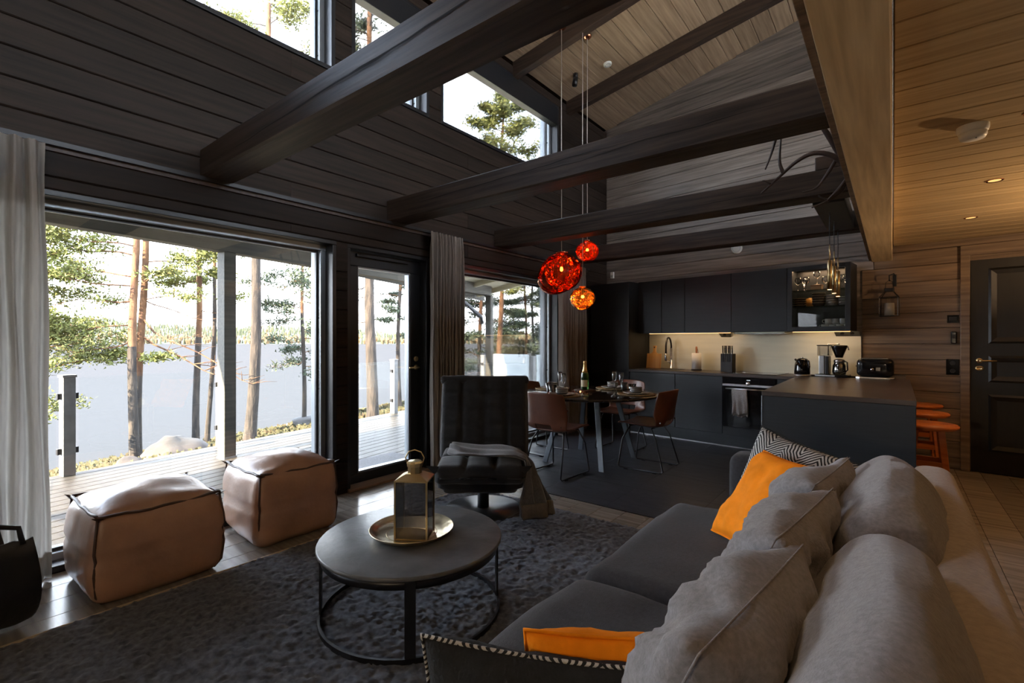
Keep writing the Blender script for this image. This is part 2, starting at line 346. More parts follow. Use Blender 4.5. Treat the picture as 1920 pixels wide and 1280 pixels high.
# panel door
bx(DA0-.03, DA1+.03, .06, .25, -.3, DZ+.03).build('door_light_block', M_gable, wb_)  # unseen panel added to stop daylight leaking in round the door
t = struct('door_2', KO, KR, 'black panelled interior door with brass lever')
MB().box(1.934, DA0, -.035, .03, 0, 2.26).box(DA1, 3.0, -.035, .03, 0, 2.26).box(1.934, 3.0, -.036, .03, DZ, 2.262).build('door_casing', M_wallw, t, bev=.004)
M_door = mat('black_door_paint', (.006, .0055, .005), .45, var=.3, scale=4, stretch=(14, 14, 1))
bx(DA0+.004, DA1-.004, 0, .04, .01, DZ-.004).build('door_leaf', M_door, t)
for z0, z1 in ((.22, .78), (.90, 1.16), (1.28, 2.02)):
    w0, w1 = DA0+.13, DA1-.13
    b = MB(); b.add([(w0, 0, z0), (w1, 0, z0), (w1, 0, z1), (w0, 0, z1), (w0+.02, -.014, z0+.02), (w1-.02, -.014, z0+.02), (w1-.02, -.014, z1-.02), (w0+.02, -.014, z1-.02), (w0+.06, -.002, z0+.06), (w1-.06, -.002, z0+.06), (w1-.06, -.002, z1-.06), (w0+.06, -.002, z1-.06)],
          [(0, 1, 5, 4), (1, 2, 6, 5), (2, 3, 7, 6), (3, 0, 4, 7), (4, 5, 9, 8), (5, 6, 10, 9), (6, 7, 11, 10), (7, 4, 8, 11), (8, 9, 10, 11)]).build('panel', M_door, t)
h = MB(); h.lathe([(.026, 0), (.026, .01), (.014, .014)], 16, Matrix.Translation((DA0+.065, 0, 1.11)) @ Matrix.Rotation(R(90), 4, 'X')); h.tube([(DA0+.065, 0, 1.11), (DA0+.065, -.05, 1.11), (DA0+.08, -.055, 1.11), (DA0+.19, -.055, 1.112)], [.009, .009, .008, .006], 10)
h.build('door_handle', M_brass, t, True)
b = MB(); b.lathe([(.024, 0), (.024, .006), (.009, .0065), (.009, .004)], 20, Matrix.Translation((DA0+.066, 0, 1.035)) @ Matrix.Rotation(R(90), 4, 'X') @ Matrix.Scale(1.35, 4, (1, 0, 0))); b.build('key_plate', M_brass, t, True)
# ---------------------------------------------------------------- roof, loft, other walls
ce = struct('ceiling'); sl = math.atan(.178); rx = math.cos(sl); dx = .195
b = MB(); b.prism([(-4.0, roofz(-4.0)+.02), (XR+.3, roofz(XR+.3)+.02), (XR+.3, roofz(XR+.3)+.3), (-4.0, roofz(-4.0)+.3)], -YB-.9, -YA+.3, Matrix(((1, 0, 0, 0), (0, 0, -1, 0), (0, 1, 0, 0), (0, 0, 0, 1)))).build('roof_deck', M_raft, ce)
x = WX
while x < XR:
    xm = x+dx/2; put('board', board(BC, YB-YA+.5, dx/rx-.003, .02), M_ceil, ce, (0, 1, 0), (.178, 0, -1), (xm, (YA+YB)/2+.1, roofz(xm))); x += dx
cr_ = struct('ceiling_lower', label='honey coloured board ceiling under the loft')
bx(.002, XR, YA, 6.85, 2.36, 2.58).build('loft_slab', M_ceilr, cr_)
y = YA; 
while y < 6.8:
    put('board', board(BC, XR-.004, .186-.003, .022, .005), M_ceilr, cr_, (1, 0, 0), (0, 0, -1), (XR/2+.004, y+.093, 2.335)); y += .186
wf = struct('wall_front'); bx(WXo, XR, YA-.2, YA, -.3, 6.4).build('wall_core', M_wall, wf)
wr_ = struct('wall_right'); FO = [(-2.4, -.2, 2.9, 4.9), (.6, 2.8, 2.9, 4.9), (3.6, 5.8, 2.9, 4.9)]; fy = [YA-.2, -2.4, -.2, .6, 2.8, 3.6, 5.8, 7.2]; fz = [-.3, 2.9, 4.9, 6.4]; b = MB()
for i in range(7):
    for j in range(3):
        if not (i % 2 == 1 and j == 1): b.box(XR, XR+.15, fy[i], fy[i+1], fz[j], fz[j+1])
b.build('wall_core', M_wallw, wr_)
for k, (a, c, d, e_) in enumerate(FO):
    s = struct('window_%d' % (7+k), label='added loft window letting in extra daylight, out of view'); ring(MB(), a, c, d, e_, XR+.02, XR+.13, .06).build('frame', M_frame, s); bx(XR+.07, XR+.08, a+.06, c-.06, d+.06, e_-.06).build('pane', M_glass, s)  # unseen loft windows, added to bring more daylight into the room
# trim under the lower ceiling by the door wall
t = struct('trim_2', KO, KR, 'brown ceiling trim above the panelled door'); bx(1.24, 5.6, -.03, .0, 2.265, 2.333).build('trim_board', M_wallw, t, bev=.004)
# ---------------------------------------------------------------- floors
fl = struct('floor'); bx(WX-.2, XR, YA, 7.3, -.3, -.026).build('screed', M_tile, fl)
x = WX; k = 0; PW = .19
while x < XR-.01:
    off = (k*.77) % 2.2
    y_end = 3.44 if x < .0 else 7.0
    y = YA-off
    while y < y_end-.01:
        a, c = max(y, YA), min(y+2.2, y_end)
        if c-a > .02: put('plank', board(BC, c-a-.002, PW-.002, .02, .0015), M_floor, fl, (0, 1, 0), (0, 0, 1), (x+PW/2, (a+c)/2, 0))
        y += 2.2
    x += PW; k += 1
NX = 6; TW = (x*0+3.69+.11)/NX; TH = .6; j = 0; y = 3.452
xt1 = WX+PW*math.ceil(3.69/PW)
TW = (xt1-WX)/NX
while y < 7.05:
    for i in range(NX):
        h_ = min(TH, 7.1-y); put('tile', board(BC, TW-.003, h_-.003, .02, .001), M_tile, fl, (1, 0, 0), (0, 0, 1), (WX+TW*(i+.5), y+h_/2, .0))
    y += TH
bx(WX, xt1, 3.44, 3.452, -.02, .004).build('edge_strip', M_black, fl)
# ---------------------------------------------------------------- tie beams, purlin, rafters
def beam_mesh(L_, hw, h, seed, crack):
    rnd_ = random.Random(seed); b = MB(); n = 40
    ring_ = [(-hw+.012, 0), (-hw, .012), (-hw, h*.5), (-hw, h-.012), (-hw+.012, h), (hw-.012, h), (hw, h-.012), (hw, .012), (hw-.012, 0)]
    m = len(ring_); vs = []
    for i in range(n+1):
        x = L_*i/n
        for y, z in ring_: vs.append((x, y+.004*mnoise.noise((x*1.3, y*9, z*9+seed)), z+.004*mnoise.noise((x*1.1+5, y*9, z*9+seed))))
    fs = [(i*m+k, i*m+(k+1) % m, (i+1)*m+(k+1) % m, (i+1)*m+k) for i in range(n) for k in range(m)]+[tuple(range(m-1, -1, -1)), tuple(n*m+k for k in range(m))]
    return b.add(vs, fs)
def crack_mesh(L_, hw, h, seed, x0, x1, z0, z1, w):       # a drying crack: dark sliver let into the front face
    b = MB(); n = 26; vs = []
    for i in range(n+1):
        t = i/n; x = x0+(x1-x0)*t; z = z0+(z1-z0)*t+.012*mnoise.noise((x*2.2, seed, 0))+.004*mnoise.noise((x*9, seed, 3)); q = w*(math.sin(math.pi*t)**.6)*(.6+.5*mnoise.noise((x*5, seed, 7)))
        vs += [(x, -hw-.0035, z-q*.5), (x, -hw-.0035, z+q*.5)]
    return b.add(vs, [(2*i, 2*i+2, 2*i+3, 2*i+1) for i in range(n)])
M_crack = mat('crack_shadow_wood', (.006, .0045, .004), .9)
ends = [-.209, -.209, -.209, -.209]
for i, (yf, lab) in enumerate([(1.27, 'nearest massive dark tie beam with a long drying crack'), (2.81, 'second dark tie beam, cracked along its middle'), (4.35, 'third dark tie beam, above the dining table'), (5.90, 'farthest dark tie beam, close to the kitchen wall')]):
    L_ = ends[i]-WX; t = thing('tie_beam', lab, 'beam', (WX, yf+.1, 2.41), 0, 'dark tie beams across the room')
    weld(beam_mesh(L_, .1, .2, i*3.1, 0).build('timber', M_beam, t), .0001); 
    for p in t.children: p.data.polygons.foreach_set('use_smooth', [False]*len(p.data.polygons))
    for c, (x0, x1, z0, z1, w) in enumerate([[(.5, 3.2, .07, .13, .018), (2.5, 3.45, .15, .1, .012)], [(.3, 2.6, .1, .135, .010), (1.6, 3.3, .09, .12, .009)], [(.4, 2.4, .12, .09, .007), (1.8, 3.3, .07, .1, .006)], [(.6, 3.0, .1, .11, .006)]][i]):
        crack_mesh(L_, .1, .2, i*5+c, x0, x1, z0, z1, w).build('crack', M_crack, t)
t = thing('ridge_beam', 'broad pale timber beam hanging low along the loft edge', 'beam', (-.09, 0, 2.17))
bx(-.09, .086, -3.1, 6.62, 0, .12).build('pale_cladding', M_purlin, t, bev=.004)
bx(-.088, .088, -3.1, 6.62, .124, .7).build('core_timber', M_purlin, t)
bx(-.117, -.093, -3.1, 6.62, .018, .43).build('side_strip', M_wallw, t, bev=.003)
for y, lab in ((3.5, 'dark roof rafter near the first hanging lamp cords'), (4.75, 'dark roof rafter carrying the copper lamp fittings'), (6.0, 'dark roof rafter closest to the gable wall')):
    t = thing('roof_rafter', lab, 'rafter', (WX, y, 0), 0, 'dark rafters under the roof'); a = roofz(WX); e_ = roofz(XR)
    MB().prism([(0, a-.18), (XR-WX, e_-.18), (XR-WX, e_), (0, a)], -.05, .05, Matrix(((1, 0, 0, 0), (0, 0, -1, 0), (0, 1, 0, 0), (0, 0, 0, 1)))).build('timber', M_raft, t, bev=.006)
t = thing('beam_block', 'short dark block standing on the third tie beam', 'wood block', (-.37, 4.45, 2.612)); bx(-.1, .1, -.09, .09, 0, .1).build('block', M_raft, t, bev=.006)
# ================================================================== OUTSIDE
def sk(y, x0, y0=1.06, k=.18): return x0-k*(y-y0)
dk = struct('floor_deck', label='weathered grey plank terrace outside the windows')
ang = math.atan(.18); ud = Vector((-math.sin(ang), math.cos(ang), 0)); nd = Vector((math.cos(ang), math.sin(ang), 0)); P0 = Vector((-6.62, 1.06, -.05))
for k in range(34):
    o = P0+nd*(.145*k+.07); s1 = 9.0; s0 = -5.0
    # limit so that the plank stays outside the house wall (x < -3.97)
    s_lim = (o.x+.08+3.97)/math.sin(ang)
    s0 = max(s0, s_lim+.1)
    if s1-s0 < .3: continue
    cuts = [s0]+[c for c in (s0+2.1+(k*.9) % 2.6, s0+5.8+(k*.7) % 2.2) if c < s1-.4]+[s1]
    for a, c in zip(cuts, cuts[1:]): put('deck_board', board(BC, round(c-a, 2)-.004, .139, .028, .004), M_deck, dk, ud, (0, 0, 1), o+ud*((a+c)/2))
b = MB(); q0, q1 = P0+ud*(-5)-nd*.0, P0+ud*9; q2 = Vector((-3.96, q1.y, 0)); q3 = Vector((-3.96, q0.y, 0))
b.prism([(q0.x, q0.y), (q3.x, q3.y), (q2.x, q2.y), (q1.x, q1.y)], -.3, -.085).build('deck_joists', M_greyw, dk)
# edge beam, posts, porch roof
EB = lambda y: -6.09-.184*(y-2.37)
a2 = math.atan(.184)
t = thing('porch_edge_beam', 'grey timber beam spanning the terrace above the posts', 'beam', (EB(-4), -4, 2.33), a2)
bx(-.07, .07, 0, 12.5, 0, .22).build('timber', M_greyw, t, bev=.006)
def post(x, y, lab):
    t = thing('porch_post', lab, 'post', (x, y, -.05), a2, 'porch posts'); bx(-.07, .07, -.07, .07, .0, 2.38).build('timber', M_greyw, t, bev=.006); bx(-.075, .075, -.075, .075, 0, .02).build('foot_plate', M_alu, t)
post(EB(2.37), 2.37, 'grey porch post standing in the wide window view'); post(EB(8.31), 8.31, 'grey porch post seen through the dining window'); post(EB(-3.2), -3.2, 'grey porch post at the far end of the terrace')
t = thing('down_pipe', 'dark slanting rain pipe by the porch post', 'pipe', (0, 0, 0)); MB().tube([(EB(7.2)-.16, 7.2, 2.3), (EB(7.3)-.14, 7.3, 2.22), (EB(8.15)-.14, 8.15, 1.85), (EB(8.2)-.14, 8.2, 1.7)], .045, 10).build('pipe', mat('dark_pipe', (.08, .09, .11), .4, metal=.3), t, True)
pr = struct('roof_porch', label='pale boarded porch roof with rafters'); M_soff = mat('pale_soffit', (.62, .59, .45), .7, var=.1, scale=4, stretch=(1, 10, 10), rnd=.06)
def soff(x, y): return 2.98+(x+3.95)*.14
b = MB()
for zz in (0, .06): b.v += [(-3.96, -4.2, soff(-3.96, 0)+zz), (-3.96, 8.9, soff(-3.96, 0)+zz), (EB(8.9)-.55, 8.9, soff(EB(8.9)-.55, 0)+zz), (EB(-4.2)-.55, -4.2, soff(EB(-4.2)-.55, 0)+zz)]
b.f = [(0, 1, 2, 3), (7, 6, 5, 4), (0, 4, 5, 1), (1, 5, 6, 2), (2, 6, 7, 3), (3, 7, 4, 0)]; b.build('soffit', M_soff, pr)
for k in range(15):
    y = -4.1+.9*k; xe = EB(y)-.5; b = MB(); zt = soff(xe, 0)
    b.prism([(-3.97, soff(-3.97, 0)-.13), (-3.97, soff(-3.97, 0)-.001), (xe, zt-.001), (xe, zt-.1)], -.03, .03, Matrix.Translation((0, y, 0)) @ Matrix(((1, 0, 0, 0), (0, 0, -1, 0), (0, 1, 0, 0), (0, 0, 0, 1)))).build('rafter', M_soff, pr)
b = MB(); q = [(EB(y)-.56, y) for y in (-4.2, 8.9)]; zt = soff(q[0][0], 0)
b.v = [(q[0][0], q[0][1], soff(q[0][0], 0)-.14), (q[1][0], q[1][1], soff(q[1][0], 0)-.14), (q[1][0], q[1][1], soff(q[1][0], 0)+.1), (q[0][0], q[0][1], soff(q[0][0], 0)+.1)]; b.v += [(x-.03, y, z) for x, y, z in b.v]
b.f = [(0, 1, 2, 3), (7, 6, 5, 4), (0, 4, 5, 1), (1, 5, 6, 2), (2, 6, 7, 3), (3, 7, 4, 0)]; b.build('fascia_board', M_greyw, pr)
# railing
RL = lambda y: -6.60-.177*(y-1.06)+.06
ry = [-2.2, -.56, 1.06, 2.59, 4.18, 5.78, 7.4, 8.95]; M_rail = mat('grey_rail_post', (.16, .17, .18), .5, var=.2, scale=10)
names = ['', 'end', 'grey square railing post behind the linen curtain edge', 'railing post hidden close behind the porch post', 'railing post behind the window jamb', 'grey railing post seen through the terrace door', 'railing post behind the dining window curtain', 'railing post at the far terrace corner']
for i, y in enumerate(ry):
    if i < 2: continue
    t = thing('railing_post', names[i], 'post', (RL(y), y, -.05), a2, 'glass railing posts'); bx(-.05, .05, -.05, .05, 0, .99).build('post_tube', M_rail, t, bev=.004); bx(-.058, .058, -.058, .058, .99, 1.015).build('cap', M_rail, t, bev=.003)
    for zc in (.25, .8): MB().box(-.02, .02, -.085, .085, zc-.03, zc+.03).build('glass_clamp', M_black, t, bev=.003)
gl = ['glass railing panel left of the grey post', 'glass railing panel behind the left pine trunks', 'glass railing panel behind the thick leaning pine', 'glass railing panel crossing the window jamb', 'glass railing panel beyond the terrace door', 'clear railing panel behind the dining window curtain']
M_frost = glassy('frosted_glass', (.95, 1, 1), .08, .1, .55)
for i in range(1, 7):
    y0, y1 = ry[i]+.09, ry[i+1]-.09; t = thing('railing_glass', gl[i-1], 'glass panel', (RL(y0), y0, .05), math.atan(.177), 'glass railing panels'); bx(-.006, .006, 0, (y1-y0)/math.cos(.175), 0, .88).build('pane', glassy('rail_glass', (.97, .985, .985), .03, 0, 0, .03), t)
for x0, x1, lab in ((-7.72, -6.6, 'frosted end panel of the railing, seen through the dining window'), (-6.38, -4.3, 'frosted end panel of the railing next to the house')):
    t = thing('railing_glass', lab, 'glass panel', (x0, 9.02, .05), 0, 'glass railing panels'); bx(0, x1-x0, -.006, .006, 0, .95).build('pane', M_frost, t)
t = thing('railing_post', 'railing post between the two frosted end panels', 'post', (-6.49, 9.02, -.05), 0, 'glass railing posts'); bx(-.05, .05, -.05, .05, 0, .99).build('post_tube', M_rail, t, bev=.004); bx(-.058, .058, -.058, .058, .99, 1.015).build('cap', M_rail, t, bev=.003)
t = thing('door_mat', 'speckled grey mat outside the terrace door', 'mat', (-4.42, 3.2, -.049)); bx(-.32, .32, -.5, .5, 0, .018).build('pile', mat('grey_mat', (.22, .22, .23), .95, var=.5, scale=120, bump=.5, bscale=150), t, bev=.004)
t = thing('steel_rod', 'thin dark rod slanting outside the dining window', 'rod', (0, 0, 0)); MB().tube([(-6.9, 11.3, -.8), (-5.9, 11.2, 2.1)], .03, 8).build('rod', M_black, t, True)
# ground, lake, far shore
M_ground = mat('forest_floor', (.03, .025, .012), .95, var=.5, scale=1.5, bump=.4, bscale=8, cols=[(.02, .015, .009), (.04, .03, .013), (.045, .045, .018)])
def gz(x, y): return max(-6, min(-.8, -1.78+.16*(x+14)+.06*(y-5)-.33*max(0, y-20)))+.12*mnoise.noise((x*.3, y*.3, 1))
g = struct('ground', label='forest floor sloping down to the lake'); MB().grid(50, 60, lambda u, v: (-32+27.5*u, -18+62*v, gz(-32+27.5*u, -18+62*v)-.0)).build('soil', M_ground, g, True)
m, N, L, p = _new('lake_water'); N.remove(p); o_ = N['Material Output']; p = N.new('ShaderNodeBsdfDiffuse'); p.inputs[0].default_value = (.0292, .0303, .0322, 1); g_ = N.new('ShaderNodeBsdfGlossy'); g_.inputs['Roughness'].default_value = .25; m_ = N.new('ShaderNodeMixShader'); m_.inputs[0].default_value = .022; L.new(p.outputs[0], m_.inputs[1]); L.new(g_.outputs[0], m_.inputs[2]); L.new(m_.outputs[0], o_.inputs[0])
t_ = N.new('ShaderNodeTexCoord'); mp = N.new('ShaderNodeMapping'); mp.inputs['Scale'].default_value = (.5, .14, 1); mp.inputs['Rotation'].default_value = (0, 0, R(38)); L.new(t_.outputs['Object'], mp.inputs[0])
n_ = N.new('ShaderNodeTexNoise'); n_.inputs['Scale'].default_value = 1.2; n_.inputs['Detail'].default_value = 6; L.new(mp.outputs[0], n_.inputs['Vector']); bp = N.new('ShaderNodeBump'); bp.inputs['Strength'].default_value = .25; bp.inputs['Distance'].default_value = .2; L.new(n_.outputs[0], bp.inputs['Height']); L.new(bp.outputs[0], p.inputs['Normal']); L.new(bp.outputs[0], g_.inputs['Normal'])
lk = struct('lake', label='pale calm lake stretching to the far shore'); MB().add([(-2600, -1800, -3.5), (-12, -1800, -3.5), (-12, 2600, -3.5), (-2600, 2600, -3.5)], [(0, 1, 2, 3)]).build('water', m, lk)
rr = random.Random(4)
def fdir(u): s = (u-960)/907; return Vector((-.6184+s*.7859, .7859+s*.6184, 0))
hl = struct('hill', label='low wooded hill beyond the lake')
def hz(u, t): # hill height along the shore: higher to the left
    e = max(0, min(1, (760-u)/900)); return (30+70*e+7*math.sin(u*.013)+4*math.sin(u*.041))*min(1, t*1.15)
MB().grid(60, 8, lambda a, v: tuple(fdir(-700+2500*a)*(900+900*v)+Vector((0, 0, -3.6+hz(-700+2500*a, v))))).build('slope', mat('hill_green', (.026, .032, .016), .95, var=.4, scale=.05), hl, True)
fg = {'green': MB(), 'orange': MB()}
for k in range(6500):
    u = rr.uniform(-650, 1750); v = rr.random()**1.3*.95; P = fdir(u)*(900+900*v); P.z = -3.6+hz(u, v)
    og = v < .2 and rr.random() < .65 or rr.random() < .06
    h = rr.uniform(9, 17)*(.75 if og else 1); r = h*(.28 if og else .17); tb = fg['orange' if og else 'green']; n = 5; o = len(tb.v); a0 = rr.random()*6
    if og: tb.v += [(P.x+r*.6*math.cos(a0+i*2*math.pi/n), P.y+r*.6*math.sin(a0+i*2*math.pi/n), P.z) for i in range(n)]+[(P.x+r*math.cos(a0+i*2*math.pi/n), P.y+r*math.sin(a0+i*2*math.pi/n), P.z+h*.6) for i in range(n)]+[(P.x, P.y, P.z+h)]; tb.f += [(o+i, o+(i+1) % n, o+n+(i+1) % n, o+n+i) for i in range(n)]+[(o+n+i, o+n+(i+1) % n, o+2*n) for i in range(n)]
    else: tb.v += [(P.x+r*math.cos(a0+i*2*math.pi/n), P.y+r*math.sin(a0+i*2*math.pi/n), P.z) for i in range(n)]+[(P.x, P.y, P.z+h)]; tb.f += [(o+i, o+(i+1) % n, o+n) for i in range(n)]
ff = thing('far_forest', 'distant shoreline forest of green pines and yellow birches', 'forest', kind='stuff')
fg['green'].build('pines', mat('far_pine_green', (.032, .04, .02), .95, var=.3, scale=.03), ff, kind='stuff'); fg['orange'].build('birches', mat('far_birch_yellow', (.075, .05, .022), .95, var=.35, scale=.03), ff, kind='stuff')
# pines
M_bark = mat('grey_pine_bark', (.24, .17, .12), .95, var=.5, scale=10, stretch=(1, 1, .22), bump=.9, bscale=14, bdist=.05, cols=[(.005, .004, .0035), (.019, .0145, .011), (.036, .027, .020)])
M_barko = mat('orange_pine_bark', (.6, .3, .13), .9, var=.4, scale=7, stretch=(1, 1, .3), bump=.6, bscale=14, bdist=.03, cols=[(.035, .013, .005), (.075, .034, .012), (.11, .056, .025)])
def needles(name, c): return mat(name, c, .8, var=.45, scale=.8)
M_nd = [needles('pine_needles_bright', (.085, .095, .018)), needles('pine_needles_dark', (.03, .045, .022))]
IL = Vector((-.786, -.618, 0))   # image left in plan
def pine(label, base, h, r0, lean, branches, seed, barkmix=.35, dens=1., nmat=0, spread=.25, twin=None):
    rr = random.Random(seed); t = thing('pine_tree', label, 'tree', base, 0, 'pines on the shore'); h = float(h)
    def axis(z): k = z/h; return Vector((lean[0]*k+.05*math.sin(z*.8+seed), lean[1]*k+.05*math.cos(z*.6+seed), z))
    def rad(z): return r0*(1-.62*z/h)*(1+.25*math.exp(-z*2.5))
    zb = h*barkmix
    for nm, za, zc, m in (('lower_trunk', -.3, zb, M_bark), ('upper_trunk', zb, h*.97, M_barko)):
        if zc-za < .05: continue
        n = 26; MB().grid(12, n, lambda u, v: tuple(axis(za+(zc-za)*v)+Vector((math.cos(2*math.pi*u), math.sin(2*math.pi*u), 0))*rad(max(0, za+(zc-za)*v))*(1+.06*mnoise.noise((math.cos(2*math.pi*u)*2, math.sin(2*math.pi*u)*2, (za+(zc-za)*v)*2+seed)))), wrap=True).build(nm, m, t, True)
    nd_ = MB()
    def tuft(c, n, s):
        for i in range(n):
            q = c+Vector((rr.gauss(0, s), rr.gauss(0, s), rr.gauss(0, s*.5))); d = Vector((rr.gauss(0, 1), rr.gauss(0, 1), rr.gauss(.5, .7))).normalized(); l = rr.uniform(.1, .2); w = d.cross(Vector((rr.gauss(0, 1), rr.gauss(0, 1), rr.gauss(0, 1)))).normalized()*rr.uniform(.02, .038)
            o = len(nd_.v); nd_.v += [tuple(q-w), tuple(q+w), tuple(q+d*l)]; nd_.f.append((o, o+1, o+2))
    def limb(z, az, ln, rise, fol, r=None):
        s = axis(z); d = Vector((math.cos(az), math.sin(az), 0)); pts = []; n = 9; ph = rr.random()*6
        for i in range(n):
            k = i/(n-1); w = Vector((-d.y, d.x, 0))*(.12*ln*math.sin(k*4+ph)*k)+Vector((0, 0, rise*ln*(k**.7)+.06*ln*math.sin(k*7+ph)*k)); pts.append(s+d*(ln*k)+w)
        bm = MB(); r = r or min(.035, .008+.008*ln); bm.tube(pts, [r*(1-.8*i/(n-1)) for i in range(n)], 6)
        for i in range(2, n):
            for q in range(2):
                if rr.random() < .85:
                    sd = rr.choice((-1, 1)); sl_ = ln*rr.uniform(.15, .42)*(1-.4*i/n); d2 = (d*.6+Vector((-d.y, d.x, 0))*sd*rr.uniform(.4, 1)+Vector((0, 0, rr.uniform(-.15, .55)))).normalized(); e_ = pts[i]+d2*sl_; md = (pts[i]+e_)/2+Vector((0, 0, rr.uniform(-.1, .1)*sl_))
                    bm.tube([pts[i], md, e_], [r*.35, r*.25, r*.1], 4)
                    if fol > 0:
                        for kk in (.4, .65, .85, 1.0):
                            if rr.random() < fol: tuft(pts[i].lerp(e_, kk), int(16*dens), .11+.03*ln)
            if fol > 0 and i > 2 and rr.random() < fol: tuft(pts[i], int(22*dens), .13+.03*ln)
        bm.build('branch', M_barko if barkmix < .5 else M_bark, t, True)
    for br in branches: limb(*br)
    if nd_.v: nd_.build('needles', M_nd[nmat], t, kind='stuff')
    return t
AL = math.atan2(IL.y, IL.x); AR = AL+math.pi     # azimuth pointing image-left / image-right
def brs(seed, z0, z1, n, ln, rise, fol, lf=.5, taper=.0):
    rr = random.Random(seed); out = []
    for i in range(n):
        k = (i+rr.random())/n; az = (AL if rr.random() < lf else AR)+rr.gauss(0, .7); out.append((z0+(z1-z0)*k, az, ln*rr.uniform(.6, 1.1)*(1-taper*k), rr.uniform(rise-.2, rise+.25), fol))
    return out
def G(x, y): return (x, y, gz(x, y)-.05)
pine('tall pine with bright orange trunk, front one of the pair', G(-19.74, 4.82), 15, .145, (.05, .1), [(4.6, AL+.2, 2.6, -.05, .8), (5.4, AL-.2, 3.4, .0, .9), (6.2, AL+.1, 3.6, .08, .95), (6.9, AL, 3.2, .12, .95), (7.6, AL-.3, 2.6, .2, .9), (5.9, AL+.5, 3.0, .05, .9), (4.1, AL+.1, 2.4, -.25, .3), (7.2, AL+.4, 2.6, .1, .9)]+brs(1, 9, 14.5, 12, 2.2, .2, .8), 1, .26)
pine('pine with flaking bark crossing just behind the orange one', G(-20.36, 5.1), 15, .14, (.35, .25), [(5.6, AR, 1.9, .1, .5), (6.9, AR+.2, 2.2, .05, .8), (4.4, AR, 3.4, -.45, .0), (5.0, AR-.2, 4.2, -.5, .0), (5.6, AR+.3, 2.4, -.3, .0), (3.6, AR, 1.0, .0, .5), (3.9, AL, 1.5, -.2, .7), (6.2, AR-.4, 1.8, .2, .7)]+brs(2, 9, 14.5, 10, 2, .2, .8), 2, .2)
pine('slim orange pine left of the porch post', G(-20.33, 6.9), 14, .125, (.05, .0), [(6.3, AL, 1.5, -.1, .8), (6.6, AR, 1.0, -.05, .6), (5.2, AR, 2.0, -.1, .0), (4.9, AL, 1.4, -.05, .0), (3.2, AR, 1.4, -.15, .0)]+brs(3, 7.6, 13.5, 12, 1.8, .2, .8), 3, .3)
pine('thin leaning pine right beside the porch post', G(-22.25, 7.94), 14, .1, (.5, .35), [(6.8, AL, 1.0, .0, .6), (6.0, AR, 1.2, .1, .4)]+brs(4, 8.4, 13.5, 10, 1.6, .2, .8), 4, .5)
pine('thick grey-barked pine leaning past the porch post', G(-17.24, 7.43), 15.5, .19, (.55, .42), [(6.6, AL, 1.6, -.05, .8), (6.9, AL+.3, 1.2, .0, .7), (10.4, AL, 3.0, .12, .55), (10.9, AR, 2.6, .0, .8), (11.6, AL, 2.8, .15, .5), (12.1, AR, 1.2, .35, .1), (12.4, AL+.3, 2.6, .1, .6), (13.0, AL-.3, 2.6, .2, .6), (10.2, AR+.2, 2.9, -.1, .8), (11.2, AR-.3, 2.0, .1, .7)]+brs(5, 12.8, 15.2, 8, 2.2, .25, .8), 5, .58, spread=.3)
pine('slender pine with layered branches by the window jamb', G(-21.08, 11.41), 13, .1, (.1, .0), brs(6, 2.2, 7.2, 20, 2.1, -.05, .55, .62)+brs(16, 7.5, 12.5, 12, 1.8, .1, .8), 6, .4, .8, 1)
pine('thick rough-barked pine centred in the terrace door', G(-14.4, 10.3), 15, .2, (.0, .0), [(4.4, AL, 2.2, .1, .5), (5.3, AL+.2, 2.6, -.02, .7), (6.1, AL, 2.4, .1, .7), (3.6, AL, 2.2, -.1, .6), (4.9, AL-.2, 2.2, -.25, .6), (6.3, AR, 1.0, -.1, .5), (10.0, AL, 1.8, .1, .3), (10.6, AL+.2, 1.6, .2, .3), (11.0, AR, 1.2, .3, .3)]+brs(7, 11.4, 14.6, 12, 2, .2, .8), 7, .62, .8, 1)
pine('slim orange-topped pine at the right of the door', G(-19.25, 15.39), 14, .115, (.1, .0), [(5.6, AL, 1.9, .15, .1)]+brs(8, 3.6, 8.2, 12, 1.2, .0, .6, .35)+brs(18, 8.5, 13.5, 10, 1.8, .1, .8), 8, .42, .8, 1)
pine('orange pine left of the porch post in the dining window', G(-17.43, 19.37), 13, .12, (.1, .0), brs(9, 1.2, 7.5, 26, 2.2, .0, .6)+brs(19, 7.5, 12.5, 12, 1.8, .1, .8), 9, .25, .8, 1)
pine('pale pine with a bushy pointed top beside the porch post', G(-13.43, 16.16), 13.2, .125, (.15, .1), [(z*1.09, AL+a, l*1.25, .1, .95) for z, a, l in ((8.6, .3, 1.9), (8.9, 3.0, 1.7), (9.2, 1.5, 1.7), (9.3, -1.2, 1.6), (9.6, .1, 1.5), (9.8, 3.4, 1.5), (10.1, 2.0, 1.3), (10.2, -.8, 1.2), (10.5, .5, 1.1), (10.6, 3.1, 1.0), (10.9, 1.6, .9), (11.0, -.6, .8), (11.2, .6, .7), (11.4, 3.2, .6), (11.6, 1.4, .5), (8.2, .1, 2.0), (8.0, 3.2, 2.1))]+[(6.0, AR, 1.2, .1, .3), (4.5, AR, .9, .0, .3)], 10, .1, 1.1)
pine('thin pine among dense needles in the dining window', G(-16.71, 22.48), 12.5, .09, (.0, .0), brs(11, 1.5, 11.8, 44, 2.1, -.02, .7, taper=.5), 11, .2, .9, 1)
pine('grey thin pine close to the dining window jamb', G(-17.52, 24.39), 12.5, .1, (.0, .0), brs(12, 1.5, 11.8, 44, 2.2, -.02, .7, taper=.5), 12, .7, .9, 1)
pine('pine half hidden by the left linen curtain', G(-21.5, 2.2), 12, .13, (.0, .0), brs(13, 2.2, 11, 34, 2.6, .0, .7, .3, .3), 13, .3, .9, 0)
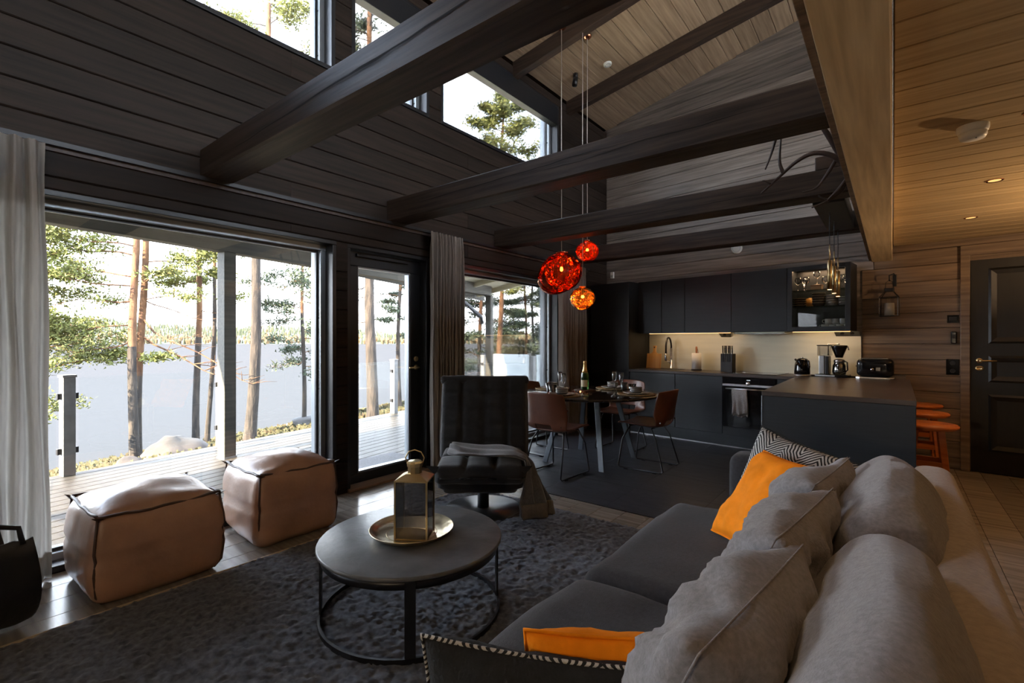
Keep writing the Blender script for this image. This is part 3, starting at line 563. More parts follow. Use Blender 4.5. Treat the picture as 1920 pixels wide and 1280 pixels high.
pine('far pine hidden behind the dining curtain', G(-15.0, 26.5), 11, .12, (.0, .0), brs(14, 1.5, 10.5, 40, 2.6, .0, .7, taper=.5), 14, .3, .9, 1)
# shore rocks and undergrowth
M_rock = mat('lichen_granite', (.03, .026, .023), .9, var=.3, scale=2.5, bump=.4, bscale=9)
def rock(lab, x, y, s, sq, seed):
    t = thing('boulder', lab, 'rock', (x, y, gz(x, y)), seed); MB().sphere((0, 0, 0), s, 22, 12, sq, lambda d: 1+.28*mnoise.noise(d*1.4+Vector((seed, 0, 0)))+.08*mnoise.noise(d*4)).build('stone', M_rock, t, True)
rock('rounded pale boulder beside the orange pine pair', -18.3, 5.6, .95, (1, 1, .6), 1.3); rock('flat grey shore rock at the slender pine foot', -20.9, 11.9, .9, (1.2, 1, .5), 2.2); rock('small reddish stone near the grey railing post', -17.6, 4.2, .35, (1, 1, .8), 3.4)
ug = MB(); rr = random.Random(8)
for k in range(16000):
    x = rr.uniform(-25, -14); y = rr.uniform(-6, 22); c = Vector((x, y, gz(x, y))); d = Vector((rr.gauss(0, .6), rr.gauss(0, .6), 1)).normalized(); l = rr.uniform(.06, .2); w = d.orthogonal().normalized()*rr.uniform(.02, .05)
    o = len(ug.v); ug.v += [tuple(c-w*.3), tuple(c+w*.3), tuple(c+d*l+w), tuple(c+d*l-w)]; ug.f.append((o, o+1, o+2, o+3))
t = thing('undergrowth', 'yellow-green heather and berry shrubs on the slope', 'shrubs', kind='stuff'); ug.build('leaves', mat('heather', (.4, .34, .08), .9, var=.6, scale=.9, cols=[(.02, .025, .009), (.035, .033, .011), (.032, .02, .009)]), t, kind='stuff')
# ================================================================== KITCHEN   (local x = along wall, local y = -b)
CT = .905
def cab(name, lab, a0, a1, b0, b1, z0, z1, doors, cat='cabinet', group=None, handle=None):
    t = kthing(name, lab, cat, a0, 0, z0, group); w = a1-a0; h = z1-z0
    bx(.001, w-.001, -(b1-.021), -b0, 0, h).build('body', M_kit, t)
    for d in doors:
        x0, x1, y0, y1 = d; bx(x0+.0018, x1-.0018, -b1, -(b1-.02), y0+.0018, y1-.0018).build('door' if y1-y0 > .3 else 'drawer_front', M_kit, t, bev=.0015)
    return t
cab('tall_cabinet', 'tall black cabinet at the corner beside the linen curtain', -2.2, -1.535, .01, .6, .0, 2.16, [(0, .665, .10, .88), (0, .665, .885, 2.155)])
UZ0, UZ1 = 1.42, 2.17
for a0, a1, lab in ((-1.53, -1.163, 'narrow black wall cabinet next to the tall cabinet'), (-1.16, -.818, 'slim black wall cabinet above the cutting board and tap'), (-.816, -.2, 'wide black wall cabinet above the knife block'), (-.198, .444, 'wide black wall cabinet over the cooktop')):
    cab('wall_cabinet', lab, a0, a1, .024, .35, UZ0, UZ1, [(0, a1-a0, 0, UZ1-UZ0)], group='black wall cabinets')
t = kthing('extractor_hood', 'slim slide-out hood under the cabinet over the cooktop', 'cooker hood', -.17, 0, 1.396); MB().box(0, .59, -.345, -.05, .0, .022).build('visor', mat('grey_hood_glass', (.25, .25, .2), .25, metal=.5), t, bev=.003); bx(.02, .57, -.3, -.08, -.004, 0).build('filter', M_steel, t)
# glass fronted cabinet
t = kthing('glass_cabinet', 'glass-fronted black wall cabinet with lit glassware', 'cabinet', .448, 0, UZ0); w = .622; h = .75
MB().box(0, .016, -.33, -.024, 0, h).box(w-.016, w, -.33, -.024, 0, h).box(.016, w-.016, -.33, -.024, 0, .016).box(.016, w-.016, -.33, -.024, h-.016, h).box(.016, w-.016, -.03, -.024, .016, h-.016).build('body', M_kit, t)
MB().box(0, .05, -.352, -.332, 0, h).box(w-.05, w, -.352, -.332, 0, h).box(.05, w-.05, -.352, -.332, 0, .05).box(.05, w-.05, -.352, -.332, h-.05, h).build('door_frame', M_kit, t, bev=.002)
bx(.05, w-.05, -.345, -.341, .05, h-.05).build('pane', glassy('cabinet_glass', (.92, .93, .93), .05, 0, 0, .4), t)
for zz in (.285, .475): bx(.018, w-.018, -.31, -.034, zz-.006, zz).build('shelf', glassy('shelf_glass', (.8, .88, .85), .1), t)
light('cabinet_light', 'AREA', (w/2, -.12, h-.025), .4, (1, .62, .34), .5, (0, 0, 0), t, .05)
M_gl2 = glassy('drinking_glass', (.94, .95, .96), .12)
def wine(lab, a, b, z, group): 
    q = kthing('wine_glass', lab, 'glass', a, b, z, group); MB().lathe([(.03, 0), (.03, .003), (.005, .006), (.004, .07), (.012, .076), (.034, .1), (.036, .13), (.028, .155), (.027, .155), (.034, .13), (.032, .102), (.01, .08)], 14, close=False).build('bowl_and_stem', M_gl2, q, True); return q
for i, (a, b) in enumerate(((.53, .24), (.57, .13), (.62, .25), (.80, .2), (.86, .12), (.97, .24), (.98, .12))): wine(['leftmost wine glass on the top cabinet shelf', 'second wine glass from the left, top cabinet shelf', 'third wine glass from the left, top cabinet shelf', 'wine glass right of the small box, top shelf', 'rear wine glass behind the brass lamps, top shelf', 'front wine glass at the top shelf right end', 'rear wine glass at the top shelf right end'][i], a, b, UZ0+.476, 'wine glasses on the top shelf')
q = kthing('small_box', 'small pale cardboard box among the wine glasses', 'box', .72, .22, UZ0+.476); bx(-.055, .055, -.04, .04, 0, .05).build('carton', mat('pale_card', (.55, .38, .25), .7), q, bev=.002); bx(-.058, .058, -.043, .043, .04, .058).build('lid', mat('card_lid', (.4, .26, .17), .7), q, bev=.002)
wine('wine glass standing on the small cardboard box', .72, .22, UZ0+.536, 'wine glasses on the top shelf')
M_pl = mat('dark_glazed_plate', (.06, .045, .035), .25, var=.3, scale=20); M_plr = mat('tan_plate_rim', (.55, .4, .22), .4)
def plate(name, lab, P, rz, r, h, m, rim, cat='plate', group=None, bowl=False):
    q = thing(name, lab, cat, P, rz, group)
    pr = [(r*.55, 0), (r*.6, 0), (r*.95, h*.8), (r, h), (r*.985, h+.002), (r*.9, h*.75), (r*.55, .004), (0, .004)] if not bowl else [(r*.5, 0), (r*.75, h*.15), (r*.95, h*.6), (r, h), (r*.97, h), (r*.9, h*.6), (r*.7, h*.22), (0, h*.12)]
    MB().lathe(pr, 24).build('body', m, q, True); MB().lathe([(r-.001, h-.001), (r+.002, h), (r, h+.003), (r-.004, h+.001)], 24, close=False).build('rim', rim, q, True); return q
for i in range(4): plate('side_plate', ['bottom', 'second', 'third', 'top'][i]+' dark side plate in the cabinet stack with light rims', K(.535, .2, UZ0+.2855+.026*i), KR, .075, .022, M_pl, M_plr, group='plates in the glass cabinet')
q = kthing('wooden_disc', 'round orange wooden trivet leaning behind the plates', 'trivet', .62, .09, UZ0+.2855); MB().lathe([(.055, 0), (.058, .006), (.055, .012)], 24, Matrix.Translation((0, .0, .058)) @ Matrix.Rotation(R(80), 4, 'X')).build('disc', mat('orange_wood', (.6, .26, .06), .5), q, True)
for c, (a, b, n, lab) in enumerate(((.735, .2, 5, 'middle bowl stack'), (.875, .22, 4, 'bowl stack left of the jars'), (.98, .2, 3, 'bowl stack at the right end'))):
    for i in range(n): plate('bowl', ['lowest', 'second', 'third', 'fourth', 'topmost'][i]+' bowl of the '+lab+' in the cabinet', K(a, b, UZ0+.2855+.027*i), KR, .062 if c else .068, .042, mat('grey_bowl', (.3, .29, .28), .3) if c else M_pl, M_plr if c == 0 else M_white, 'bowl', 'bowls in the glass cabinet', True)
M_cup = mat('white_mug_glaze', (.62, .64, .6), .3)
def mug(lab, a, b, z, rz, group): 
    q = kthing('mug', lab, 'cup', a, b, z, group); q.rotation_euler[2] += rz; MB().lathe([(.026, 0), (.034, .004), (.036, .06), (.033, .06), (.031, .008), (0, .006)], 18).build('cup', M_cup, q, True); MB().tube([(.033, 0, .05), (.055, 0, .048), (.06, 0, .03), (.05, 0, .014), (.032, 0, .012)], .004, 8).build('handle', M_cup, q, True)
for i in range(4): mug('white mug in the lower cabinet row, number %s from the left' % ['one', 'two', 'three', 'four'][i], .80+.072*i, .22, UZ0+.0165, 3.6, 'mugs at the cabinet bottom')
for i in range(3): mug('white mug stacked in the upper cabinet row, %s' % ['first', 'middle', 'last at the door frame'][i], .835+.072*i, .22, UZ0+.0785, 3.6, 'mugs at the cabinet bottom')
# splashback, LED strips, sockets
sp = kthing('splashback', 'sand-coloured splashback panel behind the worktop', 'wall panel', -1.53, 0, CT); bx(0, 2.64, -.03, -.022, .0, UZ0-CT).build('panel', mat('sand_panel', (.66, .65, .53), .35, var=.06, scale=2, metal=.1, stretch=(1, 1, 10)), sp)
def led(lab, a0, a1, e):
    t = kthing('led_strip', lab, 'light strip', a0, 0, UZ0-.012); bx(0, a1-a0, -.33, -.315, 0, .01).build('diffuser', mat('warm_led', (1, .6, .3), .5, emit=(1, .48, .16), es=.3), t); bx(0, a1-a0, -.336, -.309, .004, .012).build('channel', M_alu, t)
    light('led_glow', 'AREA', ((a1-a0)/2, -.3, -.004), e, (1, .66, .36), a1-a0, (R(20), 0, 0), t, .02)
led('warm light strip under the cabinets above the tap', -1.36, -.22, .15); led('warm light strip under the glass cabinet', .50, 1.06, .1)
for a, w, lab in ((-.45, .13, 'small black corner socket under the knife block cabinet'), (.87, .24, 'long black corner socket under the glass cabinet')):
    t = kthing('corner_socket', lab, 'socket', a, 0, UZ0-.062); MB().prism([(-.032, 0), (-.15, .06), (-.032, .06)], 0, w, Matrix(((0, 0, 1, 0), (1, 0, 0, 0), (0, 1, 0, 0), (0, 0, 0, 1)))).build('housing', M_blackg, t, bev=.003)
    for i in range(1 if w < .2 else 2): MB().lathe([(.02, 0), (.02, .004), (.016, .004), (.016, .001)], 14, Matrix.Translation((w*(.5 if w < .2 else (.3+.4*i)), -.092, .029)) @ Matrix.Rotation(R(63-180), 4, 'X')).build('outlet', M_black, t)
# base units
cab('base_cabinet', 'black base cabinet under the sink', -1.532, -.842, .03, .585, .155, .868, [(0, .69, 0, .713)], group='black base cabinets')
cab('base_cabinet', 'black base cabinet between the sink unit and the oven', -.84, -.216, .03, .585, .155, .868, [(0, .624, 0, .713)], group='black base cabinets')
for a in (-1.2, -.53):
    t = kthing('pull_tab', 'thin black pull tab on the '+('sink' if a < -1 else 'middle')+' base cabinet', 'handle', a, .59, .868); bx(-.05, .05, -.008, .006, -.004, .0).build('tab', M_black, t)
cab('base_cabinet', 'black filler cabinet between oven and island', .405, .58, .03, .585, .155, .868, [(0, .175, 0, .713)], group='black base cabinets')
t = kthing('plinth', 'black plinth board with a bright foot strip under the base cabinets', 'plinth', -2.2, 0, 0); bx(.665, 2.8, -.56, -.545, .0, .15).build('kick_board', M_kit, t); bx(.665, 2.8, -.566, -.56, .0, .012).build('foot_strip', M_steel, t)
# oven
t = kthing('oven', 'built-in black glass oven with steel trim', 'oven', -.214, 0, .155); w = .615
bx(.002, w-.002, -.565, -.03, .09, .712).build('body', M_kit, t); bx(.002, w-.002, -.585, -.565, 0, .095).build('drawer_front', M_kit, t, bev=.0015)
bx(.004, w-.004, -.595, -.566, .63, .708).build('control_panel', M_blackg, t, bev=.002); bx(.004, w-.004, -.599, -.566, .6, .626).build('steel_trim', M_steel, t, bev=.002)
bx(.004, w-.004, -.592, -.566, .105, .598).build('oven_door', M_blackg, t, bev=.002)
h = MB(); h.tube([(.055, -.63, .572), (w-.055, -.63, .572)], .008, 10); h.tube([(.08, -.595, .572), (.08, -.63, .572)], .006); h.tube([(w-.08, -.595, .572), (w-.08, -.63, .572)], .006); h.build('door_handle', M_steel, t, True)
MB().lathe([(.022, 0), (.022, .016), (.019, .02), (0, .02)], 24, Matrix.Translation((.31, -.598, .64)) @ Matrix.Rotation(R(90), 4, 'X')).build('dial', M_chrome, t, True)
bx(.29, .33, -.597, -.594, .675, .684).build('display', mat('oven_display', (.6, .62, .65), .4, emit=(.8, .9, 1), es=.04), t)
# towel
def towel(u, v):
    x = .135+.175*u; s = v*2-1; zz = -abs(s)*(.30 if s < 0 else .335); y = -.630-(.0125 if s < 0 else -.0125)*min(1, abs(s)*8)-.006*math.sin(u*17+v*3)*abs(s)
    return (x+.006*math.sin(v*9), y, .572+.0095*(1-min(1, abs(s)*8))+zz+(.012*math.sin(u*9) if abs(s) > .85 else 0)*abs(s))
t = kthing('tea_towel', 'crumpled grey linen tea towel over the oven handle', 'towel', -.214, 0, .155); MB().grid(20, 40, towel).build('cloth', mat('grey_towel_linen', (.36, .34, .33), .95, var=.2, scale=90, bump=.4, bscale=160), t, True, solid=.004)
fr = MB(); rr = random.Random(3)
for i in range(40): p = towel(i/39, 0); fr.tube([p, (p[0]+rr.uniform(-.004, .004), p[1], p[2]-rr.uniform(.01, .022))], .0009, 4)
fr.build('fringe', MATS['grey_towel_linen'], t)
# worktop with cooktop, sink
t = kthing('worktop', 'thin dark brown worktop along the kitchen wall', 'worktop', -1.533, 0, CT-.035); bx(0, 2.16, -.605, -.03, 0, .035).build('slab', M_kit2, t, bev=.003)
t = kthing('cooktop', 'flat black glass induction cooktop', 'cooktop', -.21, .3, CT+.0005); bx(0, .6, -.25, .22, 0, .006).build('glass', M_blackg, t, bev=.002)
for i, (x, y, r) in enumerate(((.15, -.12, .085), (.15, .09, .07), (.44, -.12, .07), (.44, .09, .085))): MB().lathe([(r, .0062), (r, .0066), (r-.003, .0066), (r-.003, .0062)], 32, Matrix.Translation((x, y, 0)), close=False).build('zone_mark', M_steel, t)
t = kthing('sink', 'black inset sink below the tap', 'sink', -1.18, .3, CT+.0005); MB().box(-.25, .25, -.2, -.185, 0, .004).box(-.25, .25, .185, .2, 0, .004).box(-.25, -.235, -.185, .185, 0, .004).box(.235, .25, -.185, .185, 0, .004).build('rim', M_black, t); bx(-.235, .235, -.185, .185, 0, .0015).build('basin', mat('sink_black', (.02, .02, .02), .3), t)
t = kthing('kitchen_tap', 'tall chrome spring tap with black hose', 'tap', -1.14, .1, CT); MB().lathe([(.026, 0), (.026, .012), (.02, .014), (.02, .12), (.014, .125), (.014, .3)], 18).build('column', M_chrome, t, True)
arc = [(0, -.16*(1-math.cos(k*math.pi/12))/2-.0, .3+.0+.15*math.sin(k*math.pi/12)) for k in range(13)]; MB().tube(arc+[(0, -.16, .22)], .013, 10).build('hose', M_black, t, True)
sp_ = MB(); sp_.tube([(.018*math.cos(k*.9), -.02*0+.018*math.sin(k*.9), .13+.17*k/110) for k in range(110)], .0022, 5); sp_.build('spring', M_chrome, t, True)
MB().lathe([(.016, .12), (.019, .13), (.019, .2), (.014, .22)], 14, Matrix.Translation((0, -.16, 0))).build('spray_head', M_chrome, t, True); MB().tube([(-.02, -.0, .08), (-.06, -.02, .12)], .005, 8).build('lever', M_chrome, t, True)
t = kthing('cutting_board', 'orange-lit wooden cutting board with a handle hook', 'cutting board', -1.37, .2, CT); t.rotation_euler[0] = R(-8)
MB().box(-.115, .115, -.01, .01, 0, .22).build('blade', wood('acacia_board', (.5, .25, .07), (.66, .38, .13), 'z', .45, .05), t, bev=.006); q = MB(); q.prism([(-.05, .218), (.05, .218), (.022, .25), (.022, .3), (.03, .335), (-.022, .335), (-.022, .25)], -.009, .009, Matrix(((1, 0, 0, 0), (0, 0, -1, 0), (0, 1, 0, 0), (0, 0, 0, 1)))); q.build('board_handle', MATS['acacia_board'], t, bev=.003); MB().lathe([(.011, -.0105), (.011, .0105)], 12, Matrix.Translation((0, 0, .31)) @ Matrix.Rotation(R(90), 4, 'X')).build('hole_shadow', M_black, t)
t = kthing('paper_roll_holder', 'kitchen paper roll on a dark stand with wooden knob', 'paper roll', -.72, .2, CT); MB().lathe([(.07, 0), (.07, .012), (.066, .015), (0, .015)], 24).build('base', M_black, t, True); MB().lathe([(.062, .016), (.062, .236), (.02, .236)], 28).build('paper_roll', mat('white_paper', (.78, .76, .72), .9, bump=.2, var=.03, scale=60), t, True); MB().lathe([(.009, .2), (.013, .25), (.014, .3), (.011, .325), (0, .328)], 14).build('knob', mat('brown_knob_wood', (.3, .12, .05), .5), t, True)
MB().tube([(.012, 0, .3), (.03, -.02, .27), (.04, -.03, .24), (.034, -.02, .22), (.014, -.01, .26)], .0025, 6).build('loop', M_leather, t, True)
t = kthing('knife_block', 'black knife block filled with dark-handled knives', 'knife block', -.295, .2, CT); MB().box(-.075, .075, -.06, .06, 0, .235).build('block', mat('black_ash', (.02, .02, .022), .55, var=.3, scale=6, stretch=(20, 20, 1), bump=.2), t, bev=.004)
for i in range(5): bx(-.06+.026*i, -.054+.026*i, -.0615, -.055, .13, .236).build('slot', M_blackg, t)
for i in range(6): 
    x = -.058+.023*i; q = MB(); q.tube([(x, -.02+.01*(i % 2), .225), (x-.003, -.02+.01*(i % 2), .34)], [.008, .0095], 8); q.build('knife_handle', M_blackg if i % 2 else M_black, t, True); bx(x-.002, x+.002, -.03, -.01, .232, .242).build('bolster', M_steel, t)
# island with waterfall end
isl = [(-.823, 4.27), (.125, 4.185), (.14, 6.52), (-.80, 6.36), (-.86, 6.2)]
t = thing('kitchen_island', 'black kitchen island with a dark brown top and waterfall end', 'kitchen island', (-.35, 4.22, 0))
loc = lambda P: [(x+.35, y-4.22) for x, y in P]
MB().prism(loc(isl), CT-.035, CT).build('island_top', M_kit2, t, bev=.003); MB().prism(loc([(-.82, 4.275), (.122, 4.19), (.124, 4.235), (-.818, 4.32)]), 0, CT-.036).build('end_panel', M_kit, t, bev=.002)
MB().prism(loc([(-.818, 4.324), (-.2, 4.268), (-.2, 6.4), (-.815, 6.2)]), .1, CT-.037).build('cabinet_body', M_kit, t); MB().prism(loc([(-.78, 4.33), (-.24, 4.28), (-.24, 6.3), (-.78, 6.1)]), 0, .1).build('plinth', M_black, t)
MB().tube([(-.822+.35, 4.268-4.22, 0), (-.822+.35, 4.268-4.22, CT-.037)], .003, 6).build('edge_trim', M_alu, t)
# appliances on the worktop / island
def kz(name, lab, cat, a, b): return kthing(name, lab, cat, a, b, CT)
t = kz('kettle', 'gloss black rounded electric kettle', 'kettle', .60, .34); MB().lathe([(.085, .0), (.088, .012), (.08, .016)], 28).build('base', M_steel, t, True); MB().lathe([(.08, .016), (.082, .06), (.076, .13), (.06, .18), (.035, .2), (0, .203)], 28).build('body', M_blackg, t, True); MB().tube([(.05, -.04, .19), (.085, -.075, .17), (.092, -.08, .11), (.078, -.066, .05)], .011, 10).build('handle', M_blackg, t, True); MB().lathe([(.014, .2), (.012, .215), (0, .218)], 12).build('lid_knob', M_chrome, t, True); MB().tube([(-.05, .04, .15), (-.09, .07, .185)], [.018, .012], 10).build('spout', M_blackg, t, True)
t = kz('coffee_maker', 'drip coffee maker with glass jug and grey water tank', 'coffee maker', .9, .3)
bx(-.16, .15, -.09, .09, 0, .028).build('base', M_blackg, t, bev=.006); bx(-.162, .03, -.092, -.088, .006, .022).build('base_trim', M_steel, t); bx(-.13, -.075, -.06, .06, .028, .235).build('tower', mat('brushed_tower', (.42, .43, .44), .3, metal=.8), t, bev=.006); bx(-.07, -.035, -.055, .055, .028, .23).build('tower_back', M_black, t, bev=.006)
bx(-.145, -.02, -.06, .06, .236, .345).build('water_tank', glassy('smoked_tank', (.75, .76, .78), .12, .05), t, bev=.006); bx(-.15, -.015, -.064, .064, .345, .356).build('tank_lid', M_black, t, bev=.004); MB().tube([(-.05, 0, .24), (-.05, 0, .365), (.06, 0, .366)], .007, 8).build('tap_pipe', M_chrome, t, True)
MB().lathe([(.035, .215), (.045, .25), (.075, .33), (.078, .352), (0, .354)], 24, Matrix.Translation((.055, 0, 0))).build('filter_basket', M_blackg, t, True); MB().lathe([(.06, .03), (.066, .06), (.06, .13), (.045, .16), (.05, .175), (.046, .175), (.04, .16), (.056, .13), (.062, .06), (0, .034)], 24, Matrix.Translation((.055, 0, 0))).build('jug', glassy('jug_glass', (.5, .5, .5), .2), t, True)
MB().lathe([(.052, .16), (.052, .19), (.03, .2), (0, .2)], 24, Matrix.Translation((.055, 0, 0))).build('jug_lid', M_steel, t, True); MB().tube([(.1, -.02, .18), (.135, -.03, .165), (.138, -.03, .08), (.115, -.025, .06)], .008, 8).build('jug_handle', M_blackg, t, True); MB().tube([(.14, -.03, .34), (.15, -.03, .3)], .006, 8).build('basket_lever', M_chrome, t, True)
t = kz('toaster', 'gloss black retro toaster with chrome base', 'toaster', 1.28, .3); t.rotation_euler[2] += R(4)
weld(softbox(.32, .19, .19, .05, n=14).build('body', M_blackg, t, True, loc=(0, 0, .118))); MB().prism([(-.165, -.08), (-.13, -.1), (.13, -.1), (.165, -.08), (.165, .08), (.13, .1), (-.13, .1), (-.165, .08)], 0, .02).build('base', M_steel, t, bev=.004); bx(-.11, .11, -.05, .05, .208, .219).build('top_plate', M_chrome, t, bev=.003)
for y in (-.03, .012): bx(-.095, .095, y, y+.02, .2185, .2205).build('slot', M_black, t)
MB().lathe([(.016, 0), (.016, .012), (0, .014)], 16, Matrix.Translation((-.02, -.093, .1)) @ Matrix.Rotation(R(90), 4, 'X')).build('dial', M_chrome, t, True); bx(-.17, -.155, -.015, .015, .12, .14).build('lever', M_black, t, bev=.003); bx(.01, .05, -.099, -.094, .085, .125).build('button_plate', M_chrome, t, bev=.002)
# wall fittings on the brown wall
t = kthing('wall_lantern', 'black hanging candle lantern on the brown wall', 'lantern', 1.375, .12, 1.575); h_ = MB()
for x in (-.08, .08):
    for y in (-.06, .06): h_.tube([(x, y, 0), (x, y, .2)], .004, 6); h_.tube([(x, y, .2), (x*.45, y*.45, .26)], .004, 6)
for zz in (.0, .2): h_.tube([(-.08, -.06, zz), (.08, -.06, zz), (.08, .06, zz), (-.08, .06, zz)], .004, 6, True)
h_.build('frame', M_black, t); MB().box(-.082, .082, -.062, .062, -.004, .004).build('floor_plate', M_black, t); MB().box(-.04, .04, -.03, .03, .26, .3).build('chimney', M_black, t, bev=.004)
MB().box(-.078, .078, -.061, -.059, .006, .196).build('pane', M_glass, t); MB().lathe([(.045, .005), (.045, .135), (.04, .14), (0, .137)], 24).build('candle', mat('ivory_wax', (.8, .78, .7), .6), t, True); MB().tube([(0, 0, .136), (0, 0, .15)], .0015, 5).build('wick', M_black, t)
MB().tube([(-.035, 0, .3), (-.03, 0, .36), (0, 0, .39), (.03, 0, .36), (.035, 0, .3)], .003, 6).build('bail', M_black, t, True)
t = kthing('wall_hook', 'black iron wall hook holding the candle lantern', 'hook', 1.41, .0, 1.9); MB().box(-.015, .015, -.012, -.001, 0, .13).build('plate', M_black, t, bev=.003); MB().tube([(0, -.008, .12), (0, -.1, .13), (-.035, -.125, .11), (-.035, -.122, .06), (-.035, -.105, .055)], .006, 8).build('hook_arm', M_black, t, True)
t = kthing('light_switch', 'black double light switch beside the door casing', 'switch', 1.878, 0, 1.53); bx(-.045, .045, -.012, -.001, -.04, .04).build('plate', M_blackg, t, bev=.003); bx(-.03, .03, -.017, -.012, -.022, .022).build('rocker', M_black, t, bev=.003)
t = kthing('remote_holder', 'gloss black remote control on the brown wall', 'remote', 1.885, 0, 1.34); MB().box(-.024, .024, -.03, -.001, -.062, .062).build('body', M_blackg, t, bev=.01); bx(-.012, .012, -.032, -.03, -.01, .03).build('buttons', M_black, t)
t = kthing('wall_socket', 'large black socket plate low beside the door casing', 'socket', 1.875, 0, 1.04); bx(-.05, .05, -.012, -.001, -.08, .08).build('plate', M_blackg, t, bev=.003)
for zc in (-.04, .04): MB().lathe([(.022, 0), (.022, .004), (.018, .004), (.018, .001)], 18, Matrix.Translation((0, -.012, zc)) @ Matrix.Rotation(R(90), 4, 'X')).build('outlet', M_black, t)
t = kthing('motion_sensor', 'small white motion sensor above the tall cabinet', 'sensor', -2.2, .0, 2.37); bx(-.03, .03, -.03, -.001, -.05, .05).build('housing', M_white, t, bev=.006); bx(-.02, .02, -.034, -.03, -.035, .0).build('lens', mat('sensor_lens', (.5, .5, .48), .3), t)
t = kthing('wall_vent', 'round white vent disc half hidden by the farthest tie beam', 'vent', -.255, .0, 2.54); MB().lathe([(.07, 0), (.075, .012), (.06, .022), (0, .025)], 28, Matrix.Rotation(R(90), 4, 'X')).build('disc', M_white, t, True); MB().lathe([(.05, .0235), (.05, .026), (.047, .026), (.047, .0235)], 28, Matrix.Rotation(R(90), 4, 'X'), close=False).build('groove', M_alu, t)
# bar stools
M_stool = wood('orange_stain', (.42, .1, .02), (.62, .19, .04), 'x', .35, .05)
def stool(y, lab):
    t = thing('bar_stool', lab, 'stool', (.2, y, 0), 0, 'orange bar stools'); MB().lathe([(.16, .665), (.175, .675), (.178, .69), (.168, .7), (0, .702)], 32).build('seat', M_stool, t, True)
    for sx in (-1, 1):
        for sy in (-1, 1): MB().add([(sx*.07-.02, sy*.07-.02, .67), (sx*.07+.02, sy*.07-.02, .67), (sx*.07+.02, sy*.07+.02, .67), (sx*.07-.02, sy*.07+.02, .67), (sx*.13-.02, sy*.13-.02, 0), (sx*.13+.02, sy*.13-.02, 0), (sx*.13+.02, sy*.13+.02, 0), (sx*.13-.02, sy*.13+.02, 0)], [(0, 1, 2, 3), (7, 6, 5, 4), (0, 4, 5, 1), (1, 5, 6, 2), (2, 6, 7, 3), (3, 7, 4, 0)]).build('leg', M_stool, t, bev=.004)
    for sx in (-1, 1): bx(sx*.112-.01, sx*.112+.01, -.11, .11, .26, .3).build('rung', M_stool, t, bev=.003); bx(-.1, .1, sx*.1-.01, sx*.1+.01, .4, .44).build('rung', M_stool, t, bev=.003)
stool(4.68, 'orange wooden bar stool nearest the sofa'); stool(5.42, 'orange wooden bar stool in the middle of three'); stool(6.1, 'orange wooden bar stool closest to the wall')
# ================================================================== LIVING AREA
# curtains
M_lin = cloth('grey_linen_curtain', (.40, .375, .34), .42); M_lin2 = cloth('taupe_linen_curtain', (.36, .32, .285), .36)
def curtain(lab, y0, y1, z1, m, folds, seed, xo=.1):
    t = thing('curtain', lab, 'curtain', (WX+xo, y0, 0), 0, 'linen curtains'); w = y1-y0; n = folds*10; ph = seed
    def f(u, v):
        z = .012+(z1-.012)*v; k = 1-.45*max(0, (v-.93)/.07); y = u*w*(.985+.015*math.cos(v*3)); x = .035*k*math.sin(u*folds*2*math.pi+.7*math.sin(u*9+ph)+.25*math.sin(v*4+u*6))+.012*k*math.sin(u*folds*4.3*math.pi+ph)
        return (x, y+.006*math.sin(v*11+u*20), z)
    MB().grid(n, 34, f).build('cloth', m, t, True)
    MB().grid(n, 3, lambda u, v: (f(u, .005+v*.055)[0]+.003, f(u, .005+v*.055)[1], f(u, .005+v*.055)[2])).build('hem', m, t, True)
    MB().grid(n, 3, lambda u, v: (f(u, .955+v*.045)[0]+.004, f(u, .955+v*.045)[1], f(u, .955+v*.045)[2])).build('heading_tape', m, t, True)
curtain('long grey linen curtain at the left picture edge', -.1, .515, 2.372, M_lin, 9, 1.); curtain('taupe linen curtain between terrace door and dining window', 3.26, 3.74, 2.39, M_lin2, 10, 2.3); curtain('linen curtain at the kitchen end of the dining window', 5.62, 6.35, 2.39, M_lin2, 9, 4.1)
# rug
t = thing('rug', 'large dark charcoal shaggy rug under the coffee table', 'rug', (-2.94, -.6, 0)); rr = random.Random(5); W, Hh = 2.75, 3.74; nx, ny = 200, 270
def rf(u, v):
    x, y = u*W, v*Hh; e = min(u, v, 1-u, 1-v); z = .016+.004*mnoise.noise((x*5, y*5, 0))+.004*mnoise.noise((x*24, y*24, 1))+rr.uniform(0, .013)
    return (x+rr.uniform(-.004, .004), y+rr.uniform(-.004, .004), z if e > .002 else .004)
MB().grid(nx, ny, rf).build('pile', mat('charcoal_wool_pile', (.08, .087, .108), 1., var=.45, scale=40, spec=.1, sheen=.2), t, True)
bx(-.007, .003, .0, Hh, .001, .02).build('rug_edge_strip', mat('tan_rug_strip', (.42, .33, .22), .8), t); bx(.002, W, .0, Hh, .001, .004).build('backing', mat('rug_backing', (.05, .05, .05), .9), t)  # thin tan strip along the left rug edge, dark sheet below the pile
